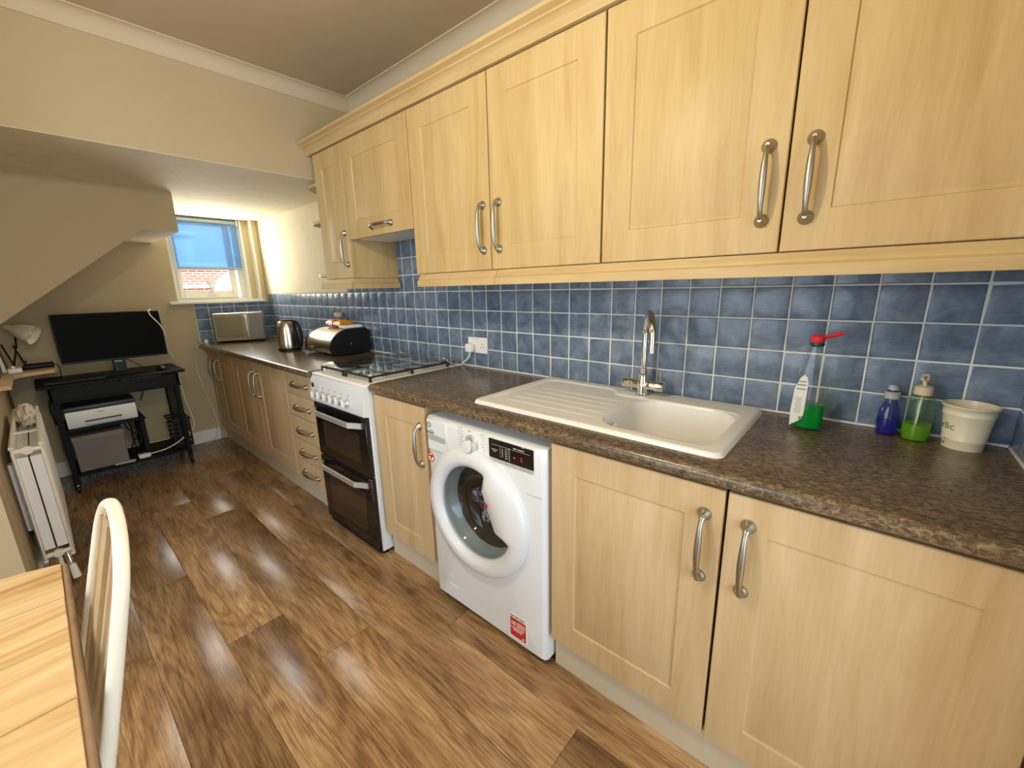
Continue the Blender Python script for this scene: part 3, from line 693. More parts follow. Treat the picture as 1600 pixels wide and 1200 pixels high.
nr = len(rg[0]); mb = MB().add(sum(rg, []), [(k*nr+j, ((k+1) % K)*nr+j, ((k+1) % K)*nr+j+1, k*nr+j+1) for k in range(K) for j in range(nr-1)])
dr = part('door', mb, simple('door_white_plastic', (.73, .75, .77), .25, coat=.3), wm, angle=50)
part('glass', MB().lathe([(.188, WX-.008), (.16, WX-.012), (.10, WX-.016), (.04, WX-.018), (.003, WX-.0185)], (0, cy0, cz0), 48, 'x', cap=False), M['doorglass'], dr, angle=80)
part('glass_bowl', MB().lathe([(.172, WX-.004), (.150, WX+.03), (.138, WX+.06), (.12, WX+.075), (.08, WX+.082), (.03, WX+.085), (.004, WX+.0855)], (0, cy0, cz0), 48, 'x', cap=False), M['doorglass'], dr, angle=80)
part('handle_dot', MB().disc((WX-.0435, .950, .585), .0075, 'x', .003), M['redlab'], dr, 'small dark red dot')
# fascia line, drawer, knob, display
part('fascia_seam', box(WX-.0008, WX+.001, .735, .80, .664, .666), M['greypl'], wm); part('fascia_seam', box(WX-.0008, WX+.001, 1.20, 1.318, .693, .695), M['greypl'], wm)
dw = part('detergent_drawer', box(WX-.004, WX+.002, 1.192, 1.312, .700, .830, c=.003), M['appl'], wm)
part('grip_recess', MB().prism([(1.200, .742), (1.305, .742), (1.305, .770), (1.200, .752+.012)], WX-.0048, WX-.003, 'x'), M['greypl'], dw)
part('badge', MB().disc((WX-.0055, 1.296, .806), .0125, 'x', .002), M['inkgrey'], dw, 'round dark badge')
part('badge_ring', MB().disc((WX-.0062, 1.296, .806), .0075, 'x', .001), simple('badge_grey', (.5, .5, .5), .4), dw)
fy = lambda y, z, d=.001: (lambda co: (WX-d-co.z, y-co.x, z+co.y))
part('lettering', MB().box(WX-.0048, WX-.004, 1.268, 1.315, .772, .7765).box(WX-.0048, WX-.004, 1.27, 1.30, .7815, .7835), M['ink'], dw)
kb = part('dial', MB().lathe([(.036, 0), (.036, -.006), (.031, -.010), (.030, -.026), (.026, -.030), (0, -.031)], (WX-.0, 1.052, .778), 36, 'x', cap=False), simple('silver_dial_rim', (.70, .70, .70), .25, metal=.6), wm)
part('dial_face', MB().lathe([(.024, -.0305), (.023, -.033), (0, -.034)], (WX, 1.052, .778), 30, 'x', cap=False), M['appl'], kb)
pm2 = MB()
for i in range(9):
    z = .830-.0115*i
    pm2.box(WX-.0006, WX, 1.098, 1.128-.004*(i % 2), z, z+.0012); pm2.box(WX-.0006, WX, .986, 1.008-.005*(i % 3), z-.004, z-.0028)
part('dial_markings', pm2.box(WX-.0006, WX, 1.055, 1.075, .826, .828), M['inkgrey'], wm)['kind'] = 'stuff'
dp = part('display', box(WX-.003, WX+.001, .765, .965, .7545, .826, c=.002), M['blackglass'], wm)
mk = MB()
for i in range(5): mk.box(WX-.0036, WX-.003, .9085, .9115, .768+i*.0078, .7705+i*.0078); mk.box(WX-.0036, WX-.003, .876, .880, .768+i*.0078, .7705+i*.0078)
for i in range(6): mk.box(WX-.0036, WX-.003, .866, .8705, .764+i*.0078, .767+i*.0078)
mk.box(WX-.0036, WX-.003, .898, .900, .768, .800).box(WX-.0036, WX-.003, .884, .8855, .764, .802).box(WX-.0036, WX-.003, .86, .95, .8065, .8073).box(WX-.0036, WX-.003, .78, .855, .8065, .8073)
mk.box(WX-.0036, WX-.003, .835, .850, .812, .815).box(WX-.0036, WX-.003, .803, .830, .812, .815).box(WX-.0036, WX-.003, .922, .95, .788, .790).box(WX-.0036, WX-.003, .93, .945, .781, .783)
part('display_print', mk, simple('pale_print', (.55, .52, .50), .5), dp)
part('digit', text_mb('2', .018, fy(.820, .775, .0032)), M['led'], dp, 'red lit digit 2')
part('indicator', MB().disc((WX-.0045, .845, .781), .003, 'x', .001), M['led'], dp)
for i in range(6): part('button', box(WX-.003, WX+.001, .767+i*.033, .796+i*.033, .742, .752, c=.001), simple('button_grey', (.42, .42, .36), .4) if i == 0 else bpy.data.materials['button_grey'], wm)
st = part('round_sticker', MB().disc((WX-.0012, 1.300, .665), .021, 'x', .001), M['paper'], wm, 'round red and white sticker')
rgm = MB().lathe([(.021, -.0008), (.021, -.0018), (.0175, -.0018), (.0175, -.0008)], (WX-.001, 1.300, .665), 24, 'x', cap=False).box(WX-.003, WX-.001, 1.287, 1.313, .666, .674).box(WX-.003, WX-.001, 1.296, 1.304, .655, .666)
part('sticker_print', rgm, M['redlab'], st)
s2 = part('sticker', box(WX-.0012, WX, .806, .888, .050, .150), M['paper'], wm, 'red and white printed sticker')
part('sticker_panel', box(WX-.0018, WX-.001, .810, .885, .054, .134), M['redlab'], s2)
part('lettering', text_mb('IMPORTANT', .0125, fy(.884, .1385, .0016), .0003), M['ink'], s2)
tb = MB().box(WX-.0024, WX-.0016, .814, .852, .117, .1225).box(WX-.0024, WX-.0016, .814, .852, .106, .113).box(WX-.0024, WX-.0016, .822, .881, .090, .0945).box(WX-.0024, WX-.0016, .830, .872, .081, .086).box(WX-.0024, WX-.0016, .815, .86, .0985, .1015).disc((WX-.0024, .823, .063), .005, 'x', .001)
part('sticker_text_lines', tb, simple('pink_print', (.85, .55, .5), .5), s2)
part('lettering', text_mb('10', .024, fy(.882, .1035, .0018), .0003, .0006), M['paper'], s2)
part('vent_slot', box(WX-.001, WX+.001, 1.18, 1.235, .098, .102, c=.0005), simple('pale_slot', (.95, .95, .95), .3), wm)
for x, y in ((-.56, .76), (-.56, 1.28), (-.1, .76), (-.1, 1.28)): part('foot', MB().lathe([(.02, 0), (.02, .03)], (x, y, 0), 12), M['black'], wm)

# ================================================================== COOKER
ck = thing('gas_cooker', 'white freestanding gas cooker with black double oven doors', 'cooker', (-.32, 2.03, 0))
CY0, CY1, CX = 1.752, 2.302, -.603
part('body', box(CX, -.05, CY0, CY1, .02, .893, c=.003), M['appl'], ck)
part('control_panel', MB().prism([(CX, .748), (CX-.030, .752), (CX-.033, .760), (CX-.022, .872), (CX-.012, .888), (CX, .893)], CY0, CY1, 'y'), M['appl'], ck, angle=30)
hp = part('hob_plate', box(CX-.012, -.03, CY0-.002, CY1+.002, .889, .906, c=.006), M['whitepl'], ck)
def odoor(z0, z1):
    d = part('oven_door', box(CX-.024, CX-.002, CY0+.004, CY1-.004, z0, z1, c=.003), M['blackglass'], ck, 'black glass oven door')
    part('window', box(CX-.0248, CX-.023, CY0+.085, CY1-.085, z0+.06, z1-.095, c=.0004), M['darkwin'], d)
    z = z1-.040; pts = []; n_ = 14
    hb = MB(); sec = []
    for i in range(n_+1):
        t = i/n_; y = CY0+.035+(CY1-CY0-.07)*t; bow = min(1, min(t, 1-t)/.16); bow = bow*bow*(3-2*bow)
        x = CX-.026-.036*bow; sec.append([(x, y, z-.017), (x-.006, y, z-.014), (x-.006, y, z+.012), (x, y, z+.014)])
    hb.add(sum(sec, []), [(i*4+j, i*4+(j+1) % 4, (i+1)*4+(j+1) % 4, (i+1)*4+j) for i in range(n_) for j in range(4)]+[(0, 1, 2, 3), tuple(n_*4+j for j in range(4))])
    part('handle', hb, M['ovenhandle'], d, angle=25)
odoor(.437, .742); odoor(.045, .430)
part('base_strip', box(CX-.01, CX, CY0+.01, CY1-.01, .012, .043), M['blackm'], ck)
def px_(z): return CX-.033+.011*(z-.76)/.112
for i, y in enumerate([1.895+.066*k for k in range(6)]):
    zc = .800; x = px_(zc)
    k_ = part('knob', MB().lathe([(.021, 0), (.021, -.007), (.018, -.010), (.0165, -.024), (0, -.025)], (x, y, zc), 20, 'x', cap=False), simple('silver_knob', (.62, .62, .58), .3, metal=.5) if i == 0 else bpy.data.materials['silver_knob'], ck)
    part('knob_grip', box(x-.034, x-.020, y-.0055, y+.0055, zc-.017, zc+.017, c=.002), M['appl'], k_)
part('ignition_switch', box(px_(.845)-.003, px_(.845)+.002, 2.262, 2.288, .828, .852, c=.001), M['blackglass'], ck)
pk = MB()
for y in [1.895+.066*k for k in range(6)]: pk.box(px_(.838)-.0008, px_(.838)+.002, y-.008, y+.004, .8335, .8395)
part('panel_print', pk, M['inkgrey'], ck)
for bx_, by_, r in ((-.45, 1.89, .035), (-.45, 2.16, .045), (-.20, 1.89, .045), (-.20, 2.16, .035)):
    bn = part('burner', MB().lathe([(r*1.25, .906), (r*1.2, .913), (r, .915), (r, .922), (r*.8, .925), (0, .926)], (bx_, by_, 0), 24, cap=False), M['ovenhandle'], ck)
    part('burner_cap', MB().lathe([(r*.78, .9245), (r*.74, .929), (0, .930)], (bx_, by_, 0), 24, cap=False), M['castiron'], bn)
for y0, y1 in ((1.775, 2.02), (2.035, 2.280)):
    g_ = MB(); z = .931
    for x in (-.565, -.325, -.085): g_.box(x-.005, x+.005, y0, y1, z-.005, z+.005, c=.001)
    for y in (y0, y1-.01): g_.box(-.57, -.08, y, y+.010, z-.005, z+.005, c=.001)
    ym = (y0+y1)/2
    for bx_ in (-.45, -.20):
        for dx, dy in ((1, 0), (-1, 0), (0, 1), (0, -1)):
            if dx: g_.box(bx_+dx*.03, bx_+dx*.12, ym-.004, ym+.004, z-.004, z+.006, c=.001)
            else: g_.box(bx_-.004, bx_+.004, ym+dy*.03, ym+dy*.118, z-.004, z+.006, c=.001)
    for x in (-.565, -.325, -.085):
        for y in (y0+.005, y1-.005): g_.box(x-.006, x+.006, y-.006, y+.006, .906, z, c=.001)
    part('pan_support', g_, M['castiron'], ck, angle=30)
gl = part('glass_lid', box(-.575, -.045, CY0+.012, CY1-.012, .9425, .9470, c=.002), M['hobglass'], ck)
part('lid_hinge', MB().box(-.075, -.035, CY0+.04, CY0+.08, .905, .950, c=.003).box(-.075, -.035, CY1-.08, CY1-.04, .905, .950, c=.003), M['chrome'], gl)
part('lid_buffer', MB().box(-.565, -.55, CY0+.03, CY0+.045, .906, .9425, c=.002).box(-.565, -.55, CY1-.045, CY1-.03, .906, .9425, c=.002), M['whitepl'], gl)
for x, y in ((-.58, 1.78), (-.58, 2.27), (-.1, 1.78), (-.1, 2.27)): part('foot', MB().lathe([(.018, 0), (.018, .022)], (x, y, 0), 12), M['black'], ck)

# ================================================================== THINGS ON THE WORKTOP
def wall_socket(label, y, z, plugs):
    t = thing('wall_socket', label, 'socket', (-.008, y, z))
    part('face_plate', box(-.015, -.0055, y-.073, y+.073, z-.043, z+.043, c=.003), M['whitepl'], t)
    hs = MB()
    for s in (1, -1):
        if s in plugs: continue
        yc = y+s*.036
        hs.box(-.0155, -.0145, yc-.002, yc+.002, z+.004, z+.012).box(-.0155, -.0145, yc-.014, yc-.008, z-.010, z-.006).box(-.0155, -.0145, yc+.008, yc+.014, z-.010, z-.006)
    part('pin_holes', hs, M['ink'], t)
    part('rocker', box(-.019, -.014, y+.004, y+.016, z+.018, z+.036, c=.001).box(-.019, -.014, y-.016, y-.004, z+.018, z+.036, c=.001), M['whitepl'], t)
    return t
wall_socket('white double wall socket on the blue tiles left of the sink', 1.606, 1.033, (1,))
pg = thing('plug', 'white plug with its cable in the socket left of the sink', 'plug', (-.015, 1.642, 1.02))
part('plug_body', box(-.052, -.0195, 1.618, 1.668, .995, 1.042, c=.008), M['whitepl'], pg)
part('cable', tube(smoothpath([(-.035, 1.643, .998), (-.036, 1.650, .975), (-.034, 1.668, .955), (-.030, 1.700, .935), (-.025, 1.722, .922), (-.02, 1.735, .914)]), .0045, 8), M['whitepl'], pg)
wall_socket('white wall socket on the tiles behind the bread bin', 3.20, 1.035, (1, -1))
p2 = thing('plug', 'white plug in the socket behind the bread bin', 'plug', (-.02, 3.235, 1.02)); part('plug_body', box(-.05, -.0195, 3.21, 3.26, .985, 1.035, c=.008), M['whitepl'], p2)
# kettle
kt = thing('kettle', 'stainless steel cordless kettle on the worktop', 'kettle', (-.335, 3.30, .91), radians(0))
kl = MB().lathe([(.074, .020), (.0755, .030), (.0745, .06), (.070, .12), (.064, .17), (.058, .200), (.050, .214), (.036, .221), (.0, .223)], (0, 0, 0), 36)
part('kettle_body', kl, M['steel'], kt, local=True)
part('base', MB().lathe([(.078, 0), (.079, .012), (.076, .021)], (0, 0, 0), 36), M['black'], kt, local=True)
part('kettle_lid', MB().lathe([(.046, .217), (.040, .226), (.012, .228), (0, .229)], (0, 0, 0), 24, cap=False), M['black'], kt, local=True)
hd = Vector((.62, -.78, 0))
part('handle', tube(smoothpath([hd*.040+Vector((0, 0, .214)), hd*.070+Vector((0, 0, .208)), hd*.092+Vector((0, 0, .175)), hd*.100+Vector((0, 0, .12)), hd*.098+Vector((0, 0, .06)), hd*.086+Vector((0, 0, .022))]), .0125, 10), M['black'], kt, local=True)
part('water_window', MB().lathe([(.0765, .03), (.0755, .06), (.071, .12), (.0655, .17), (.060, .198)], (0, 0, 0), 36, cap=False), M['black'], kt, local=True) if False else None
part('handle_mount', tube([hd*.062+Vector((0, 0, .024)), hd*.060+Vector((0, 0, .10)), hd*.050+Vector((0, 0, .205))], [.020, .018, .014], 10), M['black'], kt, local=True)
part('spout', MB().prism([(-.040, .20), (-.068, .212), (-.052, .15)], -.014, .014, 'y'), M['steel'], kt, local=True)
tag(tube(smoothpath([(-.26, 3.27, .914), (-.23, 3.22, .914), (-.19, 3.20, .914), (-.16, 3.12, .914), (-.14, 3.06, .914)]), .0035, 6).build('kettle_cable', M['black']), 'black kettle cable lying on the worktop beside the bread bin', 'cable')
# bread bin: roll-top, long axis along Y
bb = thing('bread_bin', 'steel and black roll-top bread bin between kettle and cooker', 'bread bin', (-.20, 2.85, .91))
by0, by1 = 2.655, 3.045; prof = [(-.035, .918)]
H = .178; D0, D1 = -.330, -.040
fr = []
for i in range(15):
    a = pi*.5*i/14; fr.append((D0+.135-.135*cos(a)**.9 if False else D0+.15*(1-cos(a)), .965+(H-.055)*sin(a)))
silh = [(D0+.035, .918), (D0+.008, .932), (D0, .955)]+fr+[(D1-.03, .965+H-.055), (D1, .965+H-.08), (D1, .935), (D1-.012, .918)]
part('end_panel', MB().prism(silh, by0, by0+.016, 'y'), M['black'], bb); part('end_panel', MB().prism(silh, by1-.016, by1, 'y'), M['black'], bb)
inn = [((x+.185)*.965-.185, (z-1.0)*.965+1.0) for x, z in silh]
part('roll_lid', MB().prism(inn, by0+.016, by1-.016, 'y'), M['steel'], bb, angle=25)
part('handle', tube(smoothpath([(D0-.002, 2.90, .972), (D0-.018, 2.89, .968), (D0-.020, 2.865, .966), (D0-.018, 2.84, .968), (D0-.002, 2.83, .972)]), .007, 8), M['black'], bb)
part('pivot_stud', MB().lathe([(.006, 0), (.005, -.004), (0, -.005)], (-.185, by0, .985), 12, 'y', cap=False), M['chrome'], bb)
zt = .965+H-.055+.0
def pillow(x0, x1, y0, y1, z0, h):
    mb = MB(); n_ = 14; vs = []
    for s in (1, -1):
        for i in range(n_+1):
            for j in range(n_+1):
                u, v_ = i/n_, j/n_; e = min(1, 4.5*min(u, 1-u, v_, 1-v_)); vs.append((x0+(x1-x0)*u, y0+(y1-y0)*v_, z0+h/2+s*h/2*(e**.5)*(1+.12*sin(17*u+9*v_))*(.9)))
    Q = (n_+1)**2
    for s in (0, 1):
        for i in range(n_):
            for j in range(n_): a = s*Q+i*(n_+1)+j; mb.f.append((a, a+1, a+n_+2, a+n_+1))
    mb.v = vs; return mb
tag(pillow(-.19, -.08, 2.88, 2.985, zt, .052).build('snack_packet', M['orange']), 'deep orange snack packet on the bread bin, nearer the kettle', 'packet')
tag(pillow(-.19, -.08, 2.775, 2.878, zt, .048).build('snack_packet', simple('amber_packet', (.75, .28, .01), .3, vary=.4, vscale=60)), 'amber snack packet on the bread bin, nearer the cooker', 'packet')
tag(box(-.20, -.07, 2.69, 2.772, zt, zt+.018, c=.002).build('carton', M['paper']), 'flat white carton at the right end of the bread bin top', 'carton')
jr = thing('storage_jar', 'glass jar with beige lid behind the orange packet', 'jar', (-.06, 2.99, .91))
part('jar_glass', MB().lathe([(.030, .91), (.032, .93), (.032, 1.13), (.028, 1.145)], (-.032-.003, 3.085, 0), 20), M['bottle'], jr)
part('jar_lid', MB().lathe([(.030, 1.145), (.031, 1.150), (.031, 1.172), (.028, 1.176)], (-.035, 3.085, 0), 20), M['lid'], jr)
part('contents', MB().lathe([(.027, .914), (.0285, .93), (.0285, 1.10)], (-.035, 3.085, 0), 20), simple('dark_contents', (.12, .09, .05), .8), jr)
# microwave
mw = thing('microwave', 'silver microwave oven in the far corner of the worktop', 'microwave', (-.3365, 4.34, .91), radians(-22))
L_ = dict(local=True)
part('casing', box(-.185, .185, -.112, .118, .015, .258, c=.006), simple('microwave_casing', (.50, .49, .46), .32, metal=.6), mw, **L_)
md = part('door', box(-.185, .075, -.126, -.112, .018, .255, c=.004), simple('mirror_door', (.34, .33, .28), .18, metal=.6), mw, **L_)
part('handle', box(.050, .064, -.150, -.126, .035, .240, c=.004), M['chrome'], md, **L_)
part('window', box(-.165, .030, -.1275, -.125, .045, .230, c=.001), simple('dim_mirror', (.24, .24, .18), .15, metal=.5), md, **L_)
part('control_panel', box(.078, .185, -.126, -.112, .018, .255, c=.004), simple('grey_panel', (.24, .235, .22), .4), mw, **L_)
part('side_vent', box(.184, .188, -.06, .06, .205, .215), M['whitepl'], mw, **L_)
for x in (-.16, .16):
    for y in (-.09, .09): part('foot', MB().lathe([(.012, 0), (.012, .016)], (x, y, 0), 10), M['black'], mw, **L_)
tc_ = thing('plug_adapter', 'small white adapter at the worktop end beside the microwave', 'adapter', (-.605, 4.40, .91))
part('adapter_body', box(-.618, -.590, 4.385, 4.415, .911, .945, c=.004), M['whitepl'], tc_)
part('cable', tube(smoothpath([(-.615, 4.40, .918), (-.640, 4.42, .915), (-.672, 4.44, .88), (-.690, 4.47, .80), (-.69, 4.50, .68), (-.665, 4.50, .50), (-.63, 4.505, .30), (-.615, 4.49, .14), (-.66, 4.46, .04), (-.74, 4.44, .006)]), .0032, 6), M['wire_white'], tc_)
# spray bottle
sb = thing('spray_bottle', 'clear bottle of bright green cleaner with a red nozzle', 'bottle', (-.125, .112, .91))
def oval(secs, cx, cy, n_=28, sx=.6, pw=3.0):
    mb = MB(); vs = []
    for z, rx, ry in secs:
        for k in range(n_):
            a = 2*pi*k/n_; c_, s_ = cos(a), sin(a)
            vs.append((cx+rx*abs(c_)**(2/pw)*(1 if c_ > 0 else -1), cy+ry*abs(s_)**(2/pw)*(1 if s_ > 0 else -1), z))
    N_ = len(secs); mb.add(vs, [(i*n_+k, i*n_+(k+1) % n_, (i+1)*n_+(k+1) % n_, (i+1)*n_+k) for i in range(N_-1) for k in range(n_)]+[tuple(range(n_)), tuple((N_-1)*n_+k for k in range(n_))]); return mb
part('bottle_body', oval([(.911, .022, .034), (.916, .026, .039), (.98, .027, .040), (1.05, .027, .040), (1.085, .024, .036), (1.105, .020, .028), (1.120, .018, .024), (1.140, .016, .019), (1.160, .012, .0135)], -.125, .112), M['bottle'], sb)
part('liquid', oval([(.914, .020, .032), (.918, .0245, .0375), (.975, .0255, .0385), (.985, .0255, .0385)], -.125, .112), M['liq_green'], sb)
lp_ = [(.150, .920), (.128, .938), (.119, .955), (.117, 1.050), (.121, 1.068), (.129, 1.074), (.138, 1.062), (.148, 1.030), (.1515, .96)]
part('front_label', MB().prism(lp_, -.1535, -.1525, 'x'), M['paper'], sb, 'white printed label')
tl_ = MB()
for z in (1.052, 1.042, 1.030): tl_.box(-.1545, -.1530, .121, .143, z, z+.0035)
for i in range(8): tl_.box(-.1542, -.1530, .127, .145-.002*(i % 3), 1.004-i*.006, 1.0055-i*.006)
tl_.disc((-.1542, .126, .946), .005, 'x', .001)
part('label_print', tl_, M['inkgrey'], sb)
part('nozzle', MB().lathe([(.015, 1.164), (.018, 1.169), (.018, 1.180), (.013, 1.186), (.006, 1.188)], (-.125, .112, 0), 18).tube([(-.125, .100, 1.180), (-.120, .080, 1.185), (-.112, .060, 1.192)], [.006, .0055, .0065], 8), M['red'], sb)
part('collar', MB().lathe([(.015, 1.154), (.018, 1.158), (.017, 1.165)], (-.125, .112, 0), 18), simple('dark_green_collar', (.0, .06, .045), .4), sb)
# soap dispensers
s1 = thing('soap_bottle', 'small blue-violet soap bottle with white collar by the tiles', 'bottle', (-.050, -.062, .91))
part('bottle_body', oval([(.911, .019, .020), (.916, .0225, .024), (.95, .0235, .025), (.980, .021, .022), (.998, .015, .016), (1.006, .012, .012), (1.012, .012, .012)], -.050, -.066, pw=2.2), M['bottle_blue'], s1)
part('liquid', oval([(.913, .018, .019), (.95, .0218, .0232), (.958, .021, .0225)], -.050, -.066, pw=2.2), M['liq_blue'], s1)
part('collar', MB().lathe([(.012, 1.011), (.0175, 1.014), (.0175, 1.030), (.013, 1.033)], (-.050, -.066, 0), 20), M['greypl'], s1)
part('button_base', MB().lathe([(.0125, 1.032), (.0115, 1.038)], (-.050, -.066, 0), 20), simple('dark_blue_ring', (.01, .015, .06), .4), s1)
part('pump_button', MB().lathe([(.0125, 1.038), (.0125, 1.042), (.008, 1.050), (0, 1.052)], (-.050, -.066, 0), 20, cap=False), simple('pale_blue_cap', (.35, .42, .55), .3), s1)
s2_ = thing('soap_dispenser', 'clear pump dispenser with lime green soap beside the cream pot', 'bottle', (-.060, -.124, .91))
part('bottle_body', MB().lathe([(.026, .911), (.029, .915), (.030, .93), (.030, 1.010), (.027, 1.024), (.018, 1.031), (.015, 1.036)], (-.060, -.124, 0), 28), M['bottle_green'], s2_)
part('liquid', MB().lathe([(.026, .913), (.0285, .93), (.0285, .955)], (-.060, -.124, 0), 28), M['liq_lime'], s2_)
part('collar', MB().lathe([(.015, 1.033), (.0195, 1.036), (.0185, 1.056), (.011, 1.060)], (-.060, -.124, 0), 22), M['lid'], s2_)
part('pump', MB().lathe([(.005, 1.058), (.0052, 1.072), (.009, 1.076), (.0095, 1.086), (.006, 1.090)], (-.060, -.124, 0), 14).tube([(-.060, -.124, 1.083), (-.076, -.118, 1.084), (-.086, -.115, 1.080)], .0042, 8), M['lid'], s2_)
part('dip_tube', tube([(-.060, -.124, 1.03), (-.058, -.121, .92)], .0025, 6), M['whitepl'], s2_)
# garlic pot
gc = (-.064, -.213)
pt = thing('lettered_pot', 'cream enamel pot with brown lettering in the worktop corner', 'pot', (gc[0], gc[1], .91))
def pr_(z): return .0375+(z-.91)*.105
pp = [(.033, .912), (pr_(.912), .910), (pr_(.93), .93), (pr_(.932)+.0012, .932), (pr_(.936)+.0012, .936), (pr_(.938), .938), (pr_(.995), .995), (pr_(.997)+.001, .997), (pr_(1.001)+.001, 1.001), (pr_(1.003), 1.003), (pr_(1.016), 1.016), (pr_(1.018)+.003, 1.018), (pr_(1.024)+.003, 1.023), (pr_(1.024)-.001, 1.024), (pr_(1.0)-.004, 1.0), (.033, .916), (0, .916)]
part('vessel', MB().lathe(pp, (*gc, 0), 40, cap=False), M['creamcer'], pt, angle=60)
ctr = Vector((-1.5695-gc[0], 0-gc[1])); a_c = math.atan2(ctr.y, ctr.x)
def wrap(z0, a0):
    def fn(co):
        z = z0+co.y; r = pr_(z)+.0004+co.z; a = a0+co.x/.043
        return (gc[0]+r*cos(a), gc[1]+r*sin(a), z)
    return fn
part('lettering', text_mb('Garlic', .027, wrap(.960, a_c-radians(112)), .0003), M['brownink'], pt)
hl = MB()
for a in (-58, -74): 
    aa = a_c+radians(a); r = pr_(.92)+.0002; c0 = Vector((gc[0]+r*cos(aa), gc[1]+r*sin(aa), .9215)); nrm = Vector((cos(aa), sin(aa), 0))
    hl.tube([c0-nrm*.001, c0+nrm*.0008], .0028, 10)
for a0, w_ in ((-52, 8), (-40, 3)):
    pts = [(gc[0]+(pr_(.934)+.0016)*cos(a_c+radians(a0+i*w_/4)), gc[1]+(pr_(.934)+.0016)*sin(a_c+radians(a0+i*w_/4)), .9345) for i in range(5)]; hl.tube(pts, .0009, 6)
part('vent_holes', hl, M['ink'], pt)

# ================================================================== PINE TABLE + CHAIR
TZ = .758
tbm = thing('dining_table', 'pine board dining table with a worn edge at the lower left', 'table', (-2.05, .82, 0))
TX1, TX0, TY0 = -1.630, -2.55, .34
bys = [.34, .50, .66, .82, .98, 1.14, 1.298]
def far_y(x): return 1.298+.062*sin(min(1, (TX1-x)/(.92))*pi)**.7 if x < TX1 else 1.298
for i in range(6):
    y0, y1 = bys[i]+.0006, bys[i+1]-.0006
    if i < 5: part('board', box(TX0, TX1, y0, y1, TZ-.026, TZ, c=.0012), M['pine'], tbm)
    else:
        xs_ = [TX1-(TX1-TX0)*k/16 for k in range(17)]; poly = [(TX0, y0), (TX1, y0)]+[(x, far_y(x)) for x in xs_]
        part('board', MB().prism(poly, TZ-.026, TZ, 'z'), M['pine'], tbm, angle=30)
part('edging', box(TX1, TX1+.010, TY0, 1.298, TZ-.034, TZ-.001, c=.003), M['pine_edge'], tbm, 'dark worn edge')
part('apron', box(TX1-.09, TX1-.07, .42, 1.20, TZ-.12, TZ-.026).box(TX0+.07, TX0+.09, .42, 1.20, TZ-.12, TZ-.026).box(TX0+.08, TX1-.08, .42, .44, TZ-.12, TZ-.026).box(TX0+.08, TX1-.08, 1.18, 1.20, TZ-.12, TZ-.026), M['pine'], tbm)
for x in (TX1-.08, TX0+.08):
    for y in (.44, 1.18): part('leg', MB().lathe([(.022, 0), (.026, .1), (.03, .3), (.024, .34), (.034, .40), (.034, .60)], (x, y, 0), 20).box(x-.034, x+.034, y-.034, y+.034, .60, TZ-.026, c=.003), M['pine'], tbm)
ch = thing('dining_chair', 'cream painted hoop-back chair tucked against the pine table', 'chair', (-1.83, .97, 0))
lean = .25
def bk(y, z): return (-1.533-(.985-z)*lean, y, z)
hp_ = []
for i in range(33):
    t = i/32; a = pi*t
    y = .975-.150*cos(a)*(1-.0*sin(a)); hp_.append(bk(y, .845+.125*sin(a)**.9))
near = [bk(.800, .455), bk(.803, .55), bk(.808, .65), bk(.815, .75)]
farl = [bk(1.135, .75), bk(1.142, .65), bk(1.147, .55), bk(1.150, .455)]
path = smoothpath(near+hp_[::4][0:]+farl, 5)
part('hoop', tube(path, .0105, 14, sc=(1.0, .85), upv=(1, 0, 0)), M['chairpaint'], ch)
for k, y in enumerate((.865, .920, 1.030, 1.085)):
    zt_ = .845+.125*max(0, 1-((y-.975)/.150)**2)**.45-.012
    part('spindle', tube([bk(y, .455), bk(y, .6), bk(y, zt_)], [.007, .0085, .006], 8), M['chairinner'], ch)
spl = MB(); q = [(.950, .455), (.950, .62), (.938, .70), (.955, .78), (.948, .95), (1.002, .95), (.995, .78), (1.012, .70), (1.0, .62), (1.0, .455)]
vs = [bk(*p) for p in q]+[(bk(*p)[0]-.010, *bk(*p)[1:]) for p in q]; N = len(q)
spl.add(vs, [tuple(range(N)), tuple(range(2*N-1, N-1, -1))]+[(i, i+N, (i+1) % N+N, (i+1) % N) for i in range(N)])
part('splat', spl, M['chairinner'], ch)
seatp = [(-1.64-.21+.23*cos(a)*(1 if cos(a) > 0 else .95), .975+(.205+.02*(-cos(a)))*sin(a)) for a in [2*pi*i/36 for i in range(36)]]
seatp = [(-1.85+.225*(abs(cos(a))**.75)*(1 if cos(a) > 0 else -1), .975+.21*(abs(sin(a))**.75)*(1 if sin(a) > 0 else -1)) for a in [2*pi*i/40 for i in range(40)]]
part('seat', MB().prism(seatp, .425, .458, 'z'), M['chairpaint'], ch)
for sx_, sy_ in ((1, 1), (1, -1), (-1, 1), (-1, -1)):
    top = Vector((-1.85+sx_*.14, .975+sy_*.14, .43)); bot = Vector((-1.85+sx_*.215, .975+sy_*.195, 0))
    ps = [top.lerp(bot, t) for t in (0, .15, .3, .5, .62, .7, .85, 1)]
    part('leg', tube(ps, [.014, .018, .014, .021, .019, .014, .016, .011], 12), M['chairpaint'], ch)
part('stretcher', MB().tube([(-1.85+.175, .975-.165, .2), (-1.85-.175, .975-.165, .2)], .010, 10).tube([(-1.85+.175, .975+.165, .2), (-1.85-.175, .975+.165, .2)], .010, 10).tube([(-1.85, .975-.165, .2), (-1.85, .975+.165, .2)], .010, 10), M['chairpaint'], ch)

